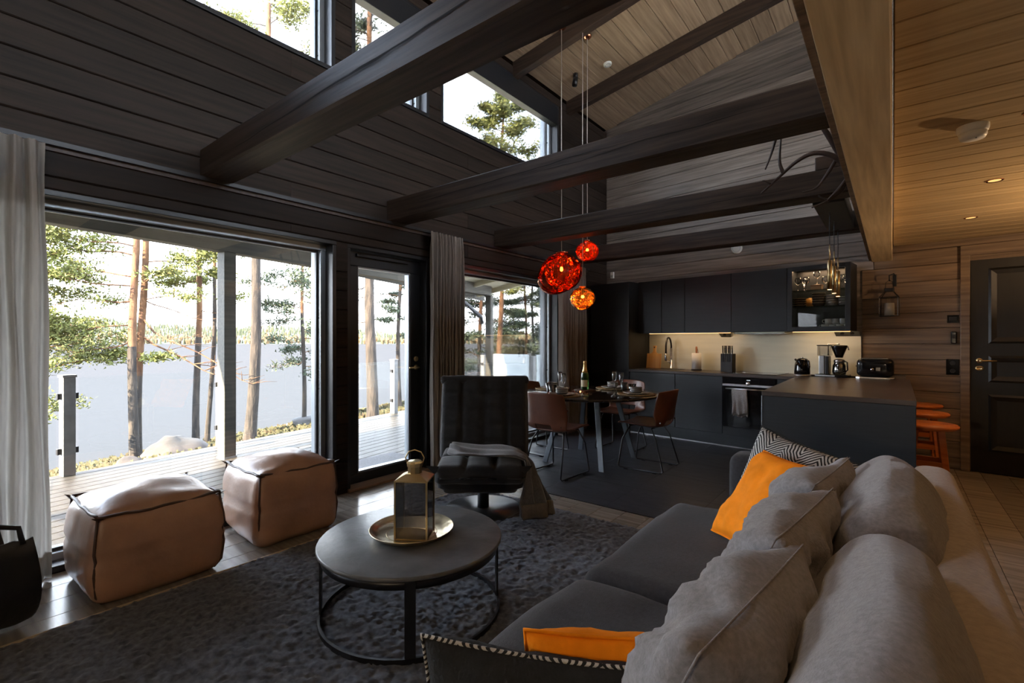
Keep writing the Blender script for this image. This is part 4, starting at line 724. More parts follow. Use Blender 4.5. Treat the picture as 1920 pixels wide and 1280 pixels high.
# poufs
def pouf(lab, x0, x1, y0, y1, h, seed, rz):
    w, d = x1-x0, y1-y0; t = thing('leather_pouf', lab, 'pouf', ((x0+x1)/2, (y0+y1)/2, 0), rz, 'leather poufs')
    def fn(o):
        k = (o.z+h/2)/h; q = max(0, k-.5)/.5; o.x *= 1-.06*q*q; o.y *= 1-.06*q*q; q = max(0, .3-k)/.3; o.x *= 1-.05*q*q; o.y *= 1-.05*q*q
        side = (1-min(1, abs(k-.5)*2)**2); gx = .022*math.exp(-((k-.52)/.025)**2); o.x *= 1-gx*1.6; o.y *= 1-gx*1.6
        if k > .9: o.z += .05*max(0, 1-(2*o.x/w)**2)*max(0, 1-(2*o.y/d)**2)+.012*mnoise.noise((o.x*7+seed, o.y*7, 1))
        return o
    weld(softbox(w, d, h, .06, .03, .014, 3.4, 26, seed, fn).build('body', M_pouf, t, True, loc=(0, 0, h/2+.004)))
    M_seam = mat('pouf_seam_leather', (.07, .036, .024), .5); s = MB(); a, c, zt = w*.452, d*.452, h-.008
    def edge(p, q, n=10, sag=.012): return [tuple(Vector(p).lerp(Vector(q), i/n)+Vector((0, 0, sag*(abs(2*i/n-1)**2)-.004*math.sin(i*1.7+seed)))) for i in range(n+1)]
    cs = [(-a, -c, zt), (a, -c, zt), (a, c, zt), (-a, c, zt)]
    for i in range(4): MB().tube(edge(cs[i], cs[(i+1) % 4]), .0075, 8).build('top_piping', M_seam, t, True)
    for i in range(4):
        x, y = cs[i][:2]; sx, sy = math.copysign(1, x), math.copysign(1, y); MB().tube([(x, y, zt), (sx*(w/2-.02), sy*(d/2-.02), h*.8), (sx*(w/2-.012), sy*(d/2-.012), h*.62), (sx*(w/2-.02), sy*(d/2-.02), h*.52), (sx*(w/2-.012), sy*(d/2-.012), h*.38), (sx*(w/2-.022), sy*(d/2-.022), h*.14), (sx*(w/2-.05), sy*(d/2-.05), .015)], .006, 8).build('corner_seam', M_seam, t, True)
        MB().add([(x, y, zt-.005), (x+sx*.012, y-sy*.03, zt+.0), (x+sx*.028, y+sy*.028, zt+.022), (x-sx*.03, y+sy*.012, zt)], [(0, 1, 2), (0, 2, 3), (1, 0, 3)]).build('corner_ear', M_seam, t)
pouf('low wide brown leather pouf by the linen curtain', -3.61, -3.0, .57, 1.17, .44, 1.7, 0); pouf('taller square leather pouf next to the window jamb', -3.66, -3.06, 1.38, 1.93, .46, 4.2, R(-2))
# coffee table
t = thing('coffee_table', 'round black coffee table with a ring base', 'table', (-1.82, 1.532, .022)); M_slate = mat('black_slate_top', (.12, .125, .13), .36, var=.3, scale=8, bump=.35, bscale=30, bdist=.004)
MB().lathe([(.0, .325), (.41, .325), (.43, .331), (.432, .34), (.428, .348), (0, .349)], 72).build('table_top', M_slate, t, True, bev=.002); MB().lathe([(.405, .29), (.412, .29), (.412, .325), (.405, .325), (.405, .29)], 72, close=False).build('apron_ring', M_black, t, True)
MB().lathe([(.412, .0), (.424, .0), (.424, .022), (.412, .022), (.412, .0)], 72, close=False).build('base_ring', M_black, t)
for a in (R(-130), R(-41), R(140)): 
    c, s = math.cos(a), math.sin(a); MB().box(-.004, .004, -.022, .022, .02, .325, Matrix.Translation((.414*c, .414*s, 0)) @ Matrix.Rotation(a, 4, 'Z')).build('leg', M_black, t)
c, s = math.cos(R(50)), math.sin(R(50)); MB().box(-.004, .004, -.022, .022, .02, .325, Matrix.Translation((.414*c, .414*s, 0)) @ Matrix.Rotation(R(50), 4, 'Z')).build('leg', M_black, t)
M_brt = mat('aged_brass_tray', (.66, .56, .38), .32, metal=1, var=.3, scale=14, bump=.3, bscale=25)
t = thing('brass_tray', 'round hammered brass tray on the coffee table', 'tray', (-1.835, 1.545, .3725)); MB().lathe([(0, .002), (.155, .002), (.175, .014), (.198, .03), (.201, .031), (.2, .027), (.178, .009), (.158, -.001), (0, -.001)], 56).build('dish', M_brt, t, True); MB().lathe([(.118, .0025), (.12, .0035), (.122, .0025)], 48, close=False).build('ring_groove', M_brass, t)
t = thing('candle_lantern', 'brass and smoked glass lantern on the brass tray', 'lantern', (-1.79, 1.525, .3765), R(33)); M_sm = glassy('smoked_glass', (.5, .46, .42), .2); fr_ = MB(); w_, d_, hh = .075, .065, .27
for x in (-w_, w_):
    for y in (-d_, d_): fr_.box(x-.004, x+.004, y-.004, y+.004, 0, hh)
fr_.box(-w_, w_, -d_, d_, 0, .008).box(-w_-.004, w_+.004, -d_-.004, d_+.004, hh, hh+.006).build('frame', M_brass, t)
for nm, q in (('pane', (-w_+.004, w_-.004, -d_-.001, -d_+.001)), ('pane', (-w_+.004, w_-.004, d_-.001, d_+.001)), ('pane', (-w_-.001, -w_+.001, -d_+.004, d_-.004)), ('pane', (w_-.001, w_+.001, -d_+.004, d_-.004))): bx(*q, .008, hh).build(nm, M_sm, t)
MB().add([(-w_-.004, -d_-.004, hh+.006), (w_+.004, -d_-.004, hh+.006), (w_+.004, d_+.004, hh+.006), (-w_-.004, d_+.004, hh+.006), (-.034, -.034, hh+.03), (.034, -.034, hh+.03), (.034, .034, hh+.03), (-.034, .034, hh+.03)], [(0, 1, 5, 4), (1, 2, 6, 5), (2, 3, 7, 6), (3, 0, 4, 7), (4, 5, 6, 7)]).build('roof', M_brass, t)
MB().lathe([(.034, hh+.028), (.034, hh+.06), (.038, hh+.062), (.038, hh+.078), (.03, hh+.086), (0, hh+.088)], 10).build('cap', M_brass, t); MB().tube([(-.036, 0, hh+.07), (-.046, 0, hh+.1), (-.03, 0, hh+.128), (0, 0, hh+.138), (.03, 0, hh+.128), (.046, 0, hh+.1), (.036, 0, hh+.07)], .003, 8).build('bail', M_brass, t, True)
# lounge chair (faces the viewer)
LZ = R(38.2); t = thing('lounge_chair', 'black quilted swivel lounge chair facing the room', 'armchair', (-2.47, 2.78, .02), LZ)
MB().lathe([(0, .0), (.29, .0), (.292, .004), (.288, .012), (0, .016)], 56).build('base_disc', mat('dark_steel_disc', (.16, .165, .175), .28, metal=.85), t, True); MB().lathe([(.045, .01), (.042, .2), (.05, .21), (.1, .235), (.16, .25), (.16, .27)], 24).build('post', M_black, t, True)
MB().box(-.2, .2, -.22, .1, .25, .275).box(-.17, -.13, -.28, .1, .24, .26).box(.13, .17, -.28, .1, .24, .26).build('seat_frame', M_black, t, bev=.006)
for x in (-.045, .045): MB().box(x-.02, x+.02, -.235, -.222, .225, .25).build('bracket', M_chrome, t, bev=.004)
def quilt(nx, ny, w, h, depth):
    def fn(o):
        gx = min(abs(((o.x/w+.5)*nx) % 1), 1-abs(((o.x/w+.5)*nx) % 1)); gy = min(abs(((o.y/h+.5)*ny) % 1), 1-abs(((o.y/h+.5)*ny) % 1))
        k = math.exp(-(gx/.07)**2)+math.exp(-(gy/.05)**2)
        if o.z > 0: o.z += depth*(.5-min(1, k))
        return o
    return fn
def slab(name, w, h, th, P, tilt, q, m, n=44):
    o = softbox(w, h, th, .045, .012, .004, 6, n, 3, quilt(q[0], q[1], w, h, .026)).build(name, m, t, True); o.location = P; o.rotation_euler = (tilt, 0, 0); return weld(o)
slab('backrest', .69, .66, .11, (0, .165, .67), R(90-16), (4, 5), M_quilt); slab('seat_cushion', .62, .5, .12, (0, -.185, .375), R(4), (3, 2), M_quilt)
q = softbox(.715, .07, .09, .03, .0, .006, 8, 16, 2).build('head_flap', M_quilt, t, True); q.location = (0, .225, .965); q.rotation_euler = (R(74), 0, 0); weld(q)
q = softbox(.60, .46, .13, .05, .0, .008, 5, 16, 8, lambda o: Vector((o.x*(1-.12*(o.z < -.02)), o.y, o.z))).build('seat_skirt', M_quilt, t, True); q.location = (0, -.15, .285); weld(q)
for sx in (-1, 1): MB().add([(sx*.29, -.42, .40), (sx*.36, -.46, .445), (sx*.27, -.46, .44), (sx*.3, -.4, .36)], [(0, 1, 2), (0, 3, 1), (3, 2, 1), (0, 2, 3)]).build('corner_ear', M_quilt, t)
# blanket: across the seat, over the chair side, down to the floor
t = thing('throw_blanket', 'dark grey blanket trailing off the lounge chair to the rug', 'blanket', (-2.47, 2.78, .02), LZ)
path = [(-.23, -.18, .485), (-.15, -.22, .49), (.0, -.2, .475), (.14, -.22, .48), (.24, -.25, .478), (.315, -.28, .455), (.35, -.3, .39), (.37, -.32, .28), (.39, -.34, .17), (.40, -.355, .09), (.405, -.36, .045)]
def bl(u, v):
    k = v*(len(path)-1); i = min(int(k), len(path)-2); P = Vector(path[i]).lerp(Vector(path[i+1]), k-i); fall = max(0, v-.5)*2; w = .30*(1-.4*fall)+(.09*math.sin(v*8)*(1-fall)); s = u-.5; wx = min(1, fall*1.6)
    y = P.y+s*w*(1-.45*wx); P.x += s*w*.85*wx; fold = .026*math.sin(u*15+v*5)*(.35+.9*fall)+.012*mnoise.noise((u*4, v*9, 2)); fold += .03*math.exp(-((v)/.08)**2)*math.sin(u*3)
    return (P.x+(fold if fall > .1 else 0)*min(1, fall*2), y+.02*fall*math.sin(u*9), P.z+(fold*.8 if fall < .35 else 0)+.012)
MB().grid(34, 60, bl).build('wool', M_wool, t, True, solid=.012); MB().grid(34, 10, lambda u, v: tuple(Vector(bl(u, .83+.15*v))+Vector((.009, -.009, 0)))).build('end_band', mat('taupe_band', (.13, .11, .09), .95, bump=.3, var=.1, scale=60), t, True, solid=.004)
# black bag at the left edge
t = thing('log_bag', 'black leather log bag with a handle at the left edge', 'bag', (-3.12, .20, .0), R(10)); M_bag = mat('black_leather', (.014, .013, .013), .45, var=.3, scale=6, bump=.2, bscale=50)
MB().grid(30, 24, lambda u, v: (.20*math.sin(math.pi*(v-.5))*(1 if True else 0), (.17+.015*math.sin(v*9))*(2*u-1)*(1-.25*abs(2*v-1)**3)+.0, .03+.42*abs(2*v-1)**2.2+.012*mnoise.noise((u*5, v*6, 0)))).build('body', M_bag, t, True, solid=.008)
for sx in (-1, 1): MB().tube([(sx*.2, -.1, .43), (sx*.19, -.09, .5), (sx*.16, 0, .53), (sx*.19, .09, .5), (sx*.2, .1, .43)], .011, 8).build('handle', M_bag, t, True)
for k in range(4): MB().tube([(-.1+.05*k, -.16, .12+.03*(k % 2)), (-.09+.05*k, .16, .13+.03*(k % 2))], .035+.004*k, 10).build('log', M_barko, t, True)
MB().tube([(.2, -.13, .2), (.205, -.13, .44)], .006, 6).build('strap', M_bag, t, True)
# ---------------------------------------------------------------- sofa
t = thing('sofa', 'long charcoal fabric sofa with warm taupe light coloured into its back', 'sofa', (-.35, 1.6, 0))
ox, oy = .35, -1.6
def sb(name, x0, x1, y0, y1, z0, z1, m, r=.05, bulge=.02, wr=.006, seed=1, fn=None, n=18):
    o = softbox(x1-x0, y1-y0, z1-z0, r, bulge, wr, 3., n, seed, fn).build(name, m, t, True); o.location = ((x0+x1)/2+ox, (y0+y1)/2+oy, (z0+z1)/2); return weld(o)
sb('base', -.88, .16, .42, 2.8, .09, .29, M_sofa, .03, 0, .0); sb('seat_cushion', -.935, -.04, 1.585, 2.625, .25, .445, M_sofa, .075, .02, .012, 2, n=26); sb('seat_cushion', -.93, -.04, .58, 1.575, .25, .45, M_sofa, .075, .02, .014, 5, n=26)
sb('backrest', .06, .21, .4, 2.84, .09, .76, M_soback, .06, .004, .004, 3); sb('arm', -.67, .1, 2.645, 2.83, .09, .72, M_sofa, .05, .006, .003, 4); sb('arm', -.67, .1, .41, .56, .09, .55, M_sofa, .05, .006, .003, 6)
for x in (-.8, .1):
    for y in (.5, 2.72): MB().cyl(x+ox, y+oy, .0, .1, .02).build('foot', M_black, t)
def backc(y0, y1, seed, tilt, zc):
    o = softbox(.28, y1-y0, .46, .115, .03, .03, 3.2, 28, seed, lambda o: Vector((o.x*(1-.35*max(0, o.z/.25)), o.y*(1-.10*max(0, o.z/.25)**2), o.z+.03*math.cos(o.y*3)))).build('back_cushion', M_cush, t, True); o.location = (-.03+ox, (y0+y1)/2+oy, zc); o.rotation_euler = (0, tilt, 0); return weld(o)
backc(1.52, 2.47, 3, R(10), .62); backc(.5, 1.54, 9, R(10), .61)
def cushion(name, lab, w, h, th, m, X, Y, P, seed, group, pinch=.06, wr=.014, piping=None):
    e = thing(name, lab, 'cushion', P, 0, group); o = pillow(w, h, th, seed, pinch, wr, 34).build('cover', m, e, True); o.rotation_mode = 'QUATERNION'
    Xv = Vector(X).normalized(); Zv = Xv.cross(Vector(Y)).normalized(); Yv = Zv.cross(Xv); o.rotation_quaternion = Matrix((Xv, Yv, Zv)).transposed().to_quaternion(); weld(o, .0006)
    p = []; n = 12
    for a, b_ in (((-1, -1), (1, -1)), ((1, -1), (1, 1)), ((1, 1), (-1, 1)), ((-1, 1), (-1, -1))):
        for i in range(n): k = i/n; x = a[0]+(b_[0]-a[0])*k; y = a[1]+(b_[1]-a[1])*k; p.append((x*(1-pinch*(1-y*y))*w/2, y*(1-pinch*(1-x*x))*h/2, 0))
    s = MB().tube(p, .0045 if piping or 'orange' in name else .0022, 6, True).build('seam_piping', piping or m, e, True); s.rotation_mode = 'QUATERNION'; s.rotation_quaternion = o.rotation_quaternion
    return e
for y, zc, lab, sd, yy in ((2.02, .60, 'front-row grey cushion nearest the orange velvet one', 1, .46), (1.5, .60, 'front-row grey cushion in the middle of the sofa back', 2, .5), (1.0, .59, 'front-row grey cushion closest to the viewer', 3, .5)):
    cushion('grey_cushion', lab, yy+.04, .43, .2, M_cush, (-.12, -1, 0), (.42, -.03, .9), (-.235-.015*sd, y, zc+.06), sd, 'grey scatter cushions', .05, .03)
# zig-zag fabric
m, N, L, p = _new('zigzag_weave'); tcn = N.new('ShaderNodeTexCoord'); se = N.new('ShaderNodeSeparateXYZ'); ns = N.new('ShaderNodeTexNoise'); ns.inputs['Scale'].default_value = 9; L.new(tcn.outputs['Object'], ns.inputs['Vector']); L.new(tcn.outputs['Object'], se.inputs[0])
def mth(op, a, b_=None):
    q = N.new('ShaderNodeMath'); q.operation = op
    for i, v in enumerate((a, b_)):
        if v is None: continue
        if isinstance(v, (int, float)): q.inputs[i].default_value = v
        else: L.new(v, q.inputs[i])
    return q.outputs[0]
zz = mth('PINGPONG', mth('ADD', se.outputs['X'], .5), .075); ph = mth('ADD', mth('MULTIPLY', se.outputs['Y'], 42), mth('MULTIPLY', zz, 46)); ph = mth('ADD', ph, mth('MULTIPLY', ns.outputs[0], 2.2)); sn = mth('GREATER_THAN', mth('SINE', mth('MULTIPLY', ph, 6.28)), .05) if False else mth('GREATER_THAN', mth('SINE', mth('MULTIPLY', ph, 8.5)), -.05)
mxn = N.new('ShaderNodeMixRGB'); mxn.inputs['Color1'].default_value = (.012, .012, .013, 1); mxn.inputs['Color2'].default_value = (.5, .49, .47, 1); L.new(sn, mxn.inputs[0]); L.new(mxn.outputs[0], p.inputs['Base Color']); p.inputs['Roughness'].default_value = .95; M_zig = m
M_blk = mat('black_cushion_back', (.012, .012, .012), .95, var=.2, scale=60, bump=.3, bscale=150)
cushion('zigzag_cushion', 'black and white zigzag cushion at the far sofa arm', .46, .44, .15, M_zig, (.9, -.42, -.2), (.16, .32, .93), (-.37, 2.47, .64), 4, 'zigzag cushions', .07, .012, M_blk)
cushion('orange_cushion', 'orange velvet cushion leaning on the zigzag one', .40, .43, .16, M_orange, (.70, -.71, .03), (.46, .38, .80), (-.405, 2.19, .64), 7, 'orange cushions', .07, .012)
# near end of the sofa
cushion('orange_cushion', 'orange cushion showing only its top edge, bottom of picture', .44, .40, .13, M_orange, (.83, .55, .0), (.1, -.16, .97), (-.47, 1.0, .475), 8, 'orange cushions', .05, .012)
e = cushion('zigzag_cushion', 'cushion with a black back at the near sofa end', .56, .42, .13, M_blk, (.85, .52, -.06), (.08, -.14, .98), (-.575, .855, .455), 11, 'zigzag cushions', .08, .014, M_zig)
# ================================================================== DINING
TC = Vector((-2.62, 4.72, 0)); TZ = .745
t = thing('dining_table', 'round dark dining table on splayed flat steel legs', 'table', TC); M_tt = mat('dark_table_veneer', (.028, .018, .014), .16, var=.3, scale=3, stretch=(1, 9, 1), coat=.3)
MB().lathe([(0, TZ-.028), (.72, TZ-.028), (.745, TZ-.02), (.75, TZ-.006), (.747, TZ), (0, TZ)], 80).build('table_top', M_tt, t, True, bev=.001); MB().box(-.28, .28, -.28, .28, TZ-.045, TZ-.028).build('under_frame', M_black, t)
M_tl = mat('blue_grey_steel', (.14, .16, .18), .35, metal=.5)
for sx in (-1, 1):
    for sy in (-1, 1):
        x0, y0, x1, y1 = sx*.2, sy*.22, sx*.34, sy*.38; b = MB(); a = .028; d = .01
        b.add([(x0-a, y0-d, TZ-.03), (x0+a, y0-d, TZ-.03), (x0+a, y0+d, TZ-.03), (x0-a, y0+d, TZ-.03), (x1-a, y1-d, 0), (x1+a, y1-d, 0), (x1+a, y1+d, 0), (x1-a, y1+d, 0)], [(0, 1, 2, 3), (7, 6, 5, 4), (0, 4, 5, 1), (1, 5, 6, 2), (2, 6, 7, 3), (3, 7, 4, 0)]).build('leg', M_tl, t, bev=.002)
# chair facing +y
def chair_proto(P, rz, lab):
    t = thing('dining_chair', lab, 'chair', P, rz, 'brown leather dining chairs')
    pr = [(.235, .45), (.225, .462), (.15, .458), (.05, .448), (-.05, .44), (-.13, .438), (-.185, .45), (-.215, .49), (-.232, .55), (-.245, .62), (-.26, .70), (-.275, .775), (-.285, .82)]
    def P_(v):
        k = v*(len(pr)-1); i = min(int(k), len(pr)-2); f = k-i; return pr[i][0]+(pr[i+1][0]-pr[i][0])*f, pr[i][1]+(pr[i+1][1]-pr[i][1])*f
    def f(u, v):
        y, z = P_(v); s = 2*u-1; hw = .225+.015*math.sin(v*3)-.02*max(0, v-.8)*5*.5; bk = max(0, min(1, (v-.45)/.25)); e = abs(s)**2.6
        x = s*hw*(1-.0*e); z += (1-bk)*.045*e*(0.3+v)-.018*bk*(max(0, v-.9)*10)*e; y += bk*.095*e
        return (x, y, z)
    def skip(i, j): return 17 <= j <= 19 and 8 <= i <= 17
    o = MB().grid(27, 34, f, skip).build('shell', M_leather, t, True, solid=.016, sub=1)
    for sx in (-1, 1):
        MB().tube([(sx*.16, .13, .44), (sx*.2, .2, .3), (sx*.222, .235, .03), (sx*.222, .225, .012), (sx*.222, -.22, .012), (sx*.222, -.235, .03), (sx*.19, -.15, .33), (sx*.15, -.09, .43)], .0075, 8).build('sled_leg', M_black, t, True)
        for yy in (-.15, .15): bx(sx*.222-.01, sx*.222+.01, yy-.02, yy+.02, .0, .014).build('glide', M_black, t)
        MB().lathe([(.008, 0), (.008, .004), (0, .005)], 8, Matrix.Translation((sx*.2, -.2, .5)) @ Matrix.Rotation(R(90)*sx, 4, 'Y')).build('rivet', M_chrome, t)
    MB().tube([(-.16, .13, .435), (.16, .13, .435)], .007).build('cross_bar', M_black, t); MB().tube([(-.15, -.09, .425), (.15, -.09, .425)], .007).build('cross_bar', M_black, t)
    return t
c0 = chair_proto((-2.61, 4.03, 0), R(-4), 'brown leather dining chair with its back to the lounge chair')
dup(c0, (-1.99, 4.82, 0), R(90), 'brown leather dining chair on the kitchen side, seen in profile'); dup(c0, (-2.6, 5.45, 0), R(180), 'dining chair at the far side of the table'); dup(c0, (-3.27, 4.72, 0), R(-90), 'dining chair between the table and the window')
# place settings
M_mat = mat('woven_seagrass', (.36, .24, .12), .9, var=.4, scale=60, bump=.8, bscale=90, bdist=.01); M_plate = mat('grey_stoneware', (.34, .32, .30), .35, var=.15, scale=10); M_bw = mat('dark_stoneware_bowl', (.12, .12, .125), .3); M_rim = mat('pale_rim', (.6, .58, .54), .35)
def flute(lab, P, g='champagne flutes'):
    q = thing('champagne_flute', lab, 'glass', P, 0, g); MB().lathe([(.03, 0), (.03, .003), (.006, .008), (.0045, .09), (.008, .1), (.02, .125), (.026, .165), (.024, .215), (.0225, .215), (.0245, .165), (.018, .126), (0, .105)], 18).build('glass_body', M_gl2, q, True)
def tumbler(lab, P):
    q = thing('tumbler', lab, 'glass', P, 0, 'water tumblers'); MB().lathe([(.03, 0), (.032, .004), (.043, .09), (.041, .09), (.03, .008), (0, .006)], 20).build('glass_body', M_gl2, q, True)
sets = [('front', -95, 'nearest the lounge chair'), ('kitchen side', 8, 'on the kitchen side'), ('far', 88, 'at the far side'), ('window side', 178, 'on the window side')]
for nm, az, wh in sets:
    d = Vector((math.cos(R(az)), math.sin(R(az)), 0)); s = Vector((-d.y, d.x, 0)); P = TC+d*.51+Vector((0, 0, TZ))
    t = thing('placemat', 'round woven placemat '+wh, 'placemat', P, 0, 'woven placemats'); MB().lathe([(0, .004), (.18, .004), (.192, .006), (.195, .003), (.192, 0), (0, 0)], 40).build('weave', M_mat, t, True)
    MB().tube([(.192*math.cos(k*math.pi/20), .192*math.sin(k*math.pi/20), .006+.003*(k % 2)) for k in range(40)], .006, 6, True).build('braided_edge', M_mat, t, True)
    plate('dinner_plate', 'grey dinner plate '+wh, P+Vector((0, 0, .0075)), 0, .135, .016, M_plate, M_rim, group='dinner plates')
    for i in range(3): plate('stacked_bowl', ['lowest', 'middle', 'top'][i]+' small bowl of the stack '+wh, P+Vector((0, 0, .0125+.017*i)), 0, .062, .028, M_bw, M_rim, 'bowl', 'table bowls', True)
    flute('champagne flute '+wh, P-d*.2+s*.13*(-1 if nm in ('front', 'far') else 1)); tumbler('clear tumbler '+wh, P-d*.1-s*(-.2 if nm in ('kitchen side', 'window side') else .2))
t = thing('serving_board', 'small round dark board under the champagne bottle', 'board', TC+Vector((-.1, .06, TZ+.0005))); MB().lathe([(0, 0), (.12, 0), (.125, .006), (.12, .014), (0, .014)], 36).build('disc', wood('dark_board_wood', (.07, .04, .025), (.12, .07, .04), 'x', .5), t, True)
t = thing('champagne_bottle', 'green champagne bottle with gold foil neck', 'bottle', TC+Vector((-.1, .06, TZ+.015))); MB().lathe([(.0, 0), (.04, .0), (.044, .006), (.044, .14), (.04, .17), (.026, .215), (.0165, .25)], 28).build('glass', mat('green_bottle_glass', (.02, .06, .012), .08, trans=.5), t, True); MB().lathe([(.0345, .19), (.027, .215), (.0172, .25), (.015, .29), (.0175, .296), (.0175, .312), (.014, .32), (0, .321)], 24).build('gold_foil', mat('gold_foil', (.75, .5, .2), .35, metal=.8, bump=.5, var=.1, scale=40), t, True)
MB().grid(14, 4, lambda u, v: (.0446*math.cos(R(-75+75*(2*u-1)*.8)), .0446*math.sin(R(-75+75*(2*u-1)*.8)), .035+.075*v)).build('paper_label', mat('cream_label', (.6, .52, .36), .7), t, True)
t = thing('table_garland', 'small copper leaf garland with a tiny light', 'garland', TC+Vector((-.02, -.22, TZ+.002))); gm = MB(); rr = random.Random(2)
for k in range(40): c = Vector((rr.gauss(0, .07), rr.gauss(0, .04), rr.uniform(.002, .02))); d = Vector((rr.gauss(0, 1), rr.gauss(0, 1), rr.uniform(0, .6))).normalized()*.03; w = Vector((-d.y, d.x, 0))*.35; gm.add([tuple(c-d*.5), tuple(c+w), tuple(c+d*.6), tuple(c-w)], [(0, 1, 2, 3)])
gm.build('leaves', mat('copper_leaf', (.45, .17, .07), .5), t); MB().sphere((.03, -.01, .02), .008, 10, 6).build('light_bulb', mat('tiny_glow', (1, .5, .2), .5, emit=(1, .4, .1), es=.7), t, True)
# ================================================================== LAMPS AND CEILING FITTINGS
def blob(lab, P, r, seed, col, warm, sq, W, droop=0):
    t = thing('pendant_lamp', lab, 'pendant lamp', P, 0, 'melted-glass pendant lamps'); x, y, z = P; zt = roofz(x)-z-.01
    def melt(nm, tc_, gc, glf, tlf, rough, bs):
        m, N, L, p = _new(nm); N.remove(p); o = N['Material Output']
        tr = N.new('ShaderNodeBsdfTransparent'); tr.inputs[0].default_value = (*tc_, 1); gs = N.new('ShaderNodeBsdfGlossy'); gs.inputs[0].default_value = (*gc, 1); gs.inputs['Roughness'].default_value = rough; tl = N.new('ShaderNodeBsdfTranslucent'); tl.inputs[0].default_value = (*gc, 1)
        tcn = N.new('ShaderNodeTexCoord'); nz = N.new('ShaderNodeTexNoise'); nz.inputs['Scale'].default_value = bs/r; nz.inputs['Detail'].default_value = 1; nz.inputs['Distortion'].default_value = 1.5; L.new(tcn.outputs['Object'], nz.inputs['Vector']); bp = N.new('ShaderNodeBump'); bp.inputs['Strength'].default_value = .8; bp.inputs['Distance'].default_value = .3*r; L.new(nz.outputs[0], bp.inputs['Height']); L.new(bp.outputs[0], gs.inputs['Normal'])
        a = N.new('ShaderNodeMixShader'); a.inputs[0].default_value = tlf; L.new(tr.outputs[0], a.inputs[1]); L.new(tl.outputs[0], a.inputs[2]); bq = N.new('ShaderNodeMixShader'); lw = N.new('ShaderNodeLayerWeight'); lw.inputs[0].default_value = glf; L.new(lw.outputs['Fresnel'], bq.inputs[0]); L.new(a.outputs[0], bq.inputs[1]); L.new(gs.outputs[0], bq.inputs[2]); L.new(bq.outputs[0], o.inputs[0]); return m
    MB().sphere((0, 0, 0), r, 56, 36, sq, lambda d: 1+.05*mnoise.noise(d*1.3+Vector((seed, 2, 0)))+(droop*max(0, d.dot(Vector((-.5, -.45, -.74))))**3 if droop else 0)).build('glass_shade', melt('melt_shell_%d' % seed, (.82, .5, .36) if col is RED else (.85, .7, .45), warm, .22, .02, .04, .7), t, True)
    MB().sphere((0, 0, -.03*r), r*.86, 64, 44, sq, lambda d: 1+.34*mnoise.noise(d*1.6+Vector((seed, 2, 0)))+.2*mnoise.noise(d*3.4+Vector((0, seed, 0)))-.12).build('molten_core', melt('melt_core_%d' % seed, col, warm if col is not RED else (.8, .2, .08), .42, .10, .08, 1.5), t, True)
    MB().lathe([(.02, r*.8), (r*.3, r*.93), (r*.3, r*.97), (.02, r*1.0)], 24).build('cap', M_copper, t, True); MB().tube([(0, 0, r*.95), (0, 0, zt)], .004, 6).build('cord', mat('pale_cord', (.42, .36, .32), .6), t, True)
    MB().lathe([(.0, -.03), (.03, -.025), (.05, -.008), (.05, .01), (0, .01)], 20, Matrix.Translation((0, 0, zt))).build('canopy', M_copper, t, True); MB().lathe([(.012, r*.25), (.014, r*.8)], 12).build('socket', M_brass, t)
    MB().lathe([(0, r*.02), (.014, r*.05), (.018, r*.12), (.012, r*.25)], 14).build('bulb', mat('warm_bulb', (1, .6, .2), .5, emit=(1, .52, .14), es=4), t, True); light('bulb_light', 'POINT', (0, 0, r*.1), W, (1, .45, .14), .02, parent=t)
RED = (.92, .26, .11)
blob('largest red melted-glass pendant, its lower side drooping', (-2.96, 4.67, 2.09), .23, 1, RED, (1, .5, .35), (1, 1, .93), .16, .35); blob('small golden pendant hanging lowest of the three', (-2.72, 4.73, 1.78), .14, 5, (.9, .45, .12), (1, .78, .5), (1, 1, .9), .05); blob('small red pendant hanging highest of the three', (-2.83, 5.03, 2.36), .135, 9, RED, (1, .5, .35), (1, 1, .88), .06)
# brass spot pendants over the island
t = thing('pendant_rail', 'black ceiling box carrying the brass pendants', 'light fitting', (-.40, 5.2, 2.42)); bx(-.12, .1, -.55, .65, 0, .13).build('box', M_black, t, bev=.006)
for i, (y, lab) in enumerate(((5.0, 'slim brass pendant nearest the viewer above the island'), (5.4, 'middle slim brass pendant above the island'), (5.8, 'slim brass pendant nearest the kitchen wall'))):
    t = thing('brass_pendant', lab, 'pendant lamp', (-.43, y, 1.75), 0, 'brass tube pendants'); MB().lathe([(.019, 0), (.019, .25), (.012, .254), (0, .254)], 20).build('tube', M_brass, t, True); MB().lathe([(.005, .25), (.005, .39)], 10).build('stem', M_brass, t, True); MB().tube([(0, 0, .385), (0, 0, .675)], .004, 6).build('cord', M_black, t)
    MB().lathe([(0, -.001), (.016, -.001), (.016, .003)], 16).build('lens', mat('pendant_lens', (1, .6, .3), .4, emit=(1, .5, .18), es=1.), t); light('pendant_spot', 'SPOT', (0, 0, -.01), .35, (1, .55, .25), .02, (0, 0, 0), t, spot=70)
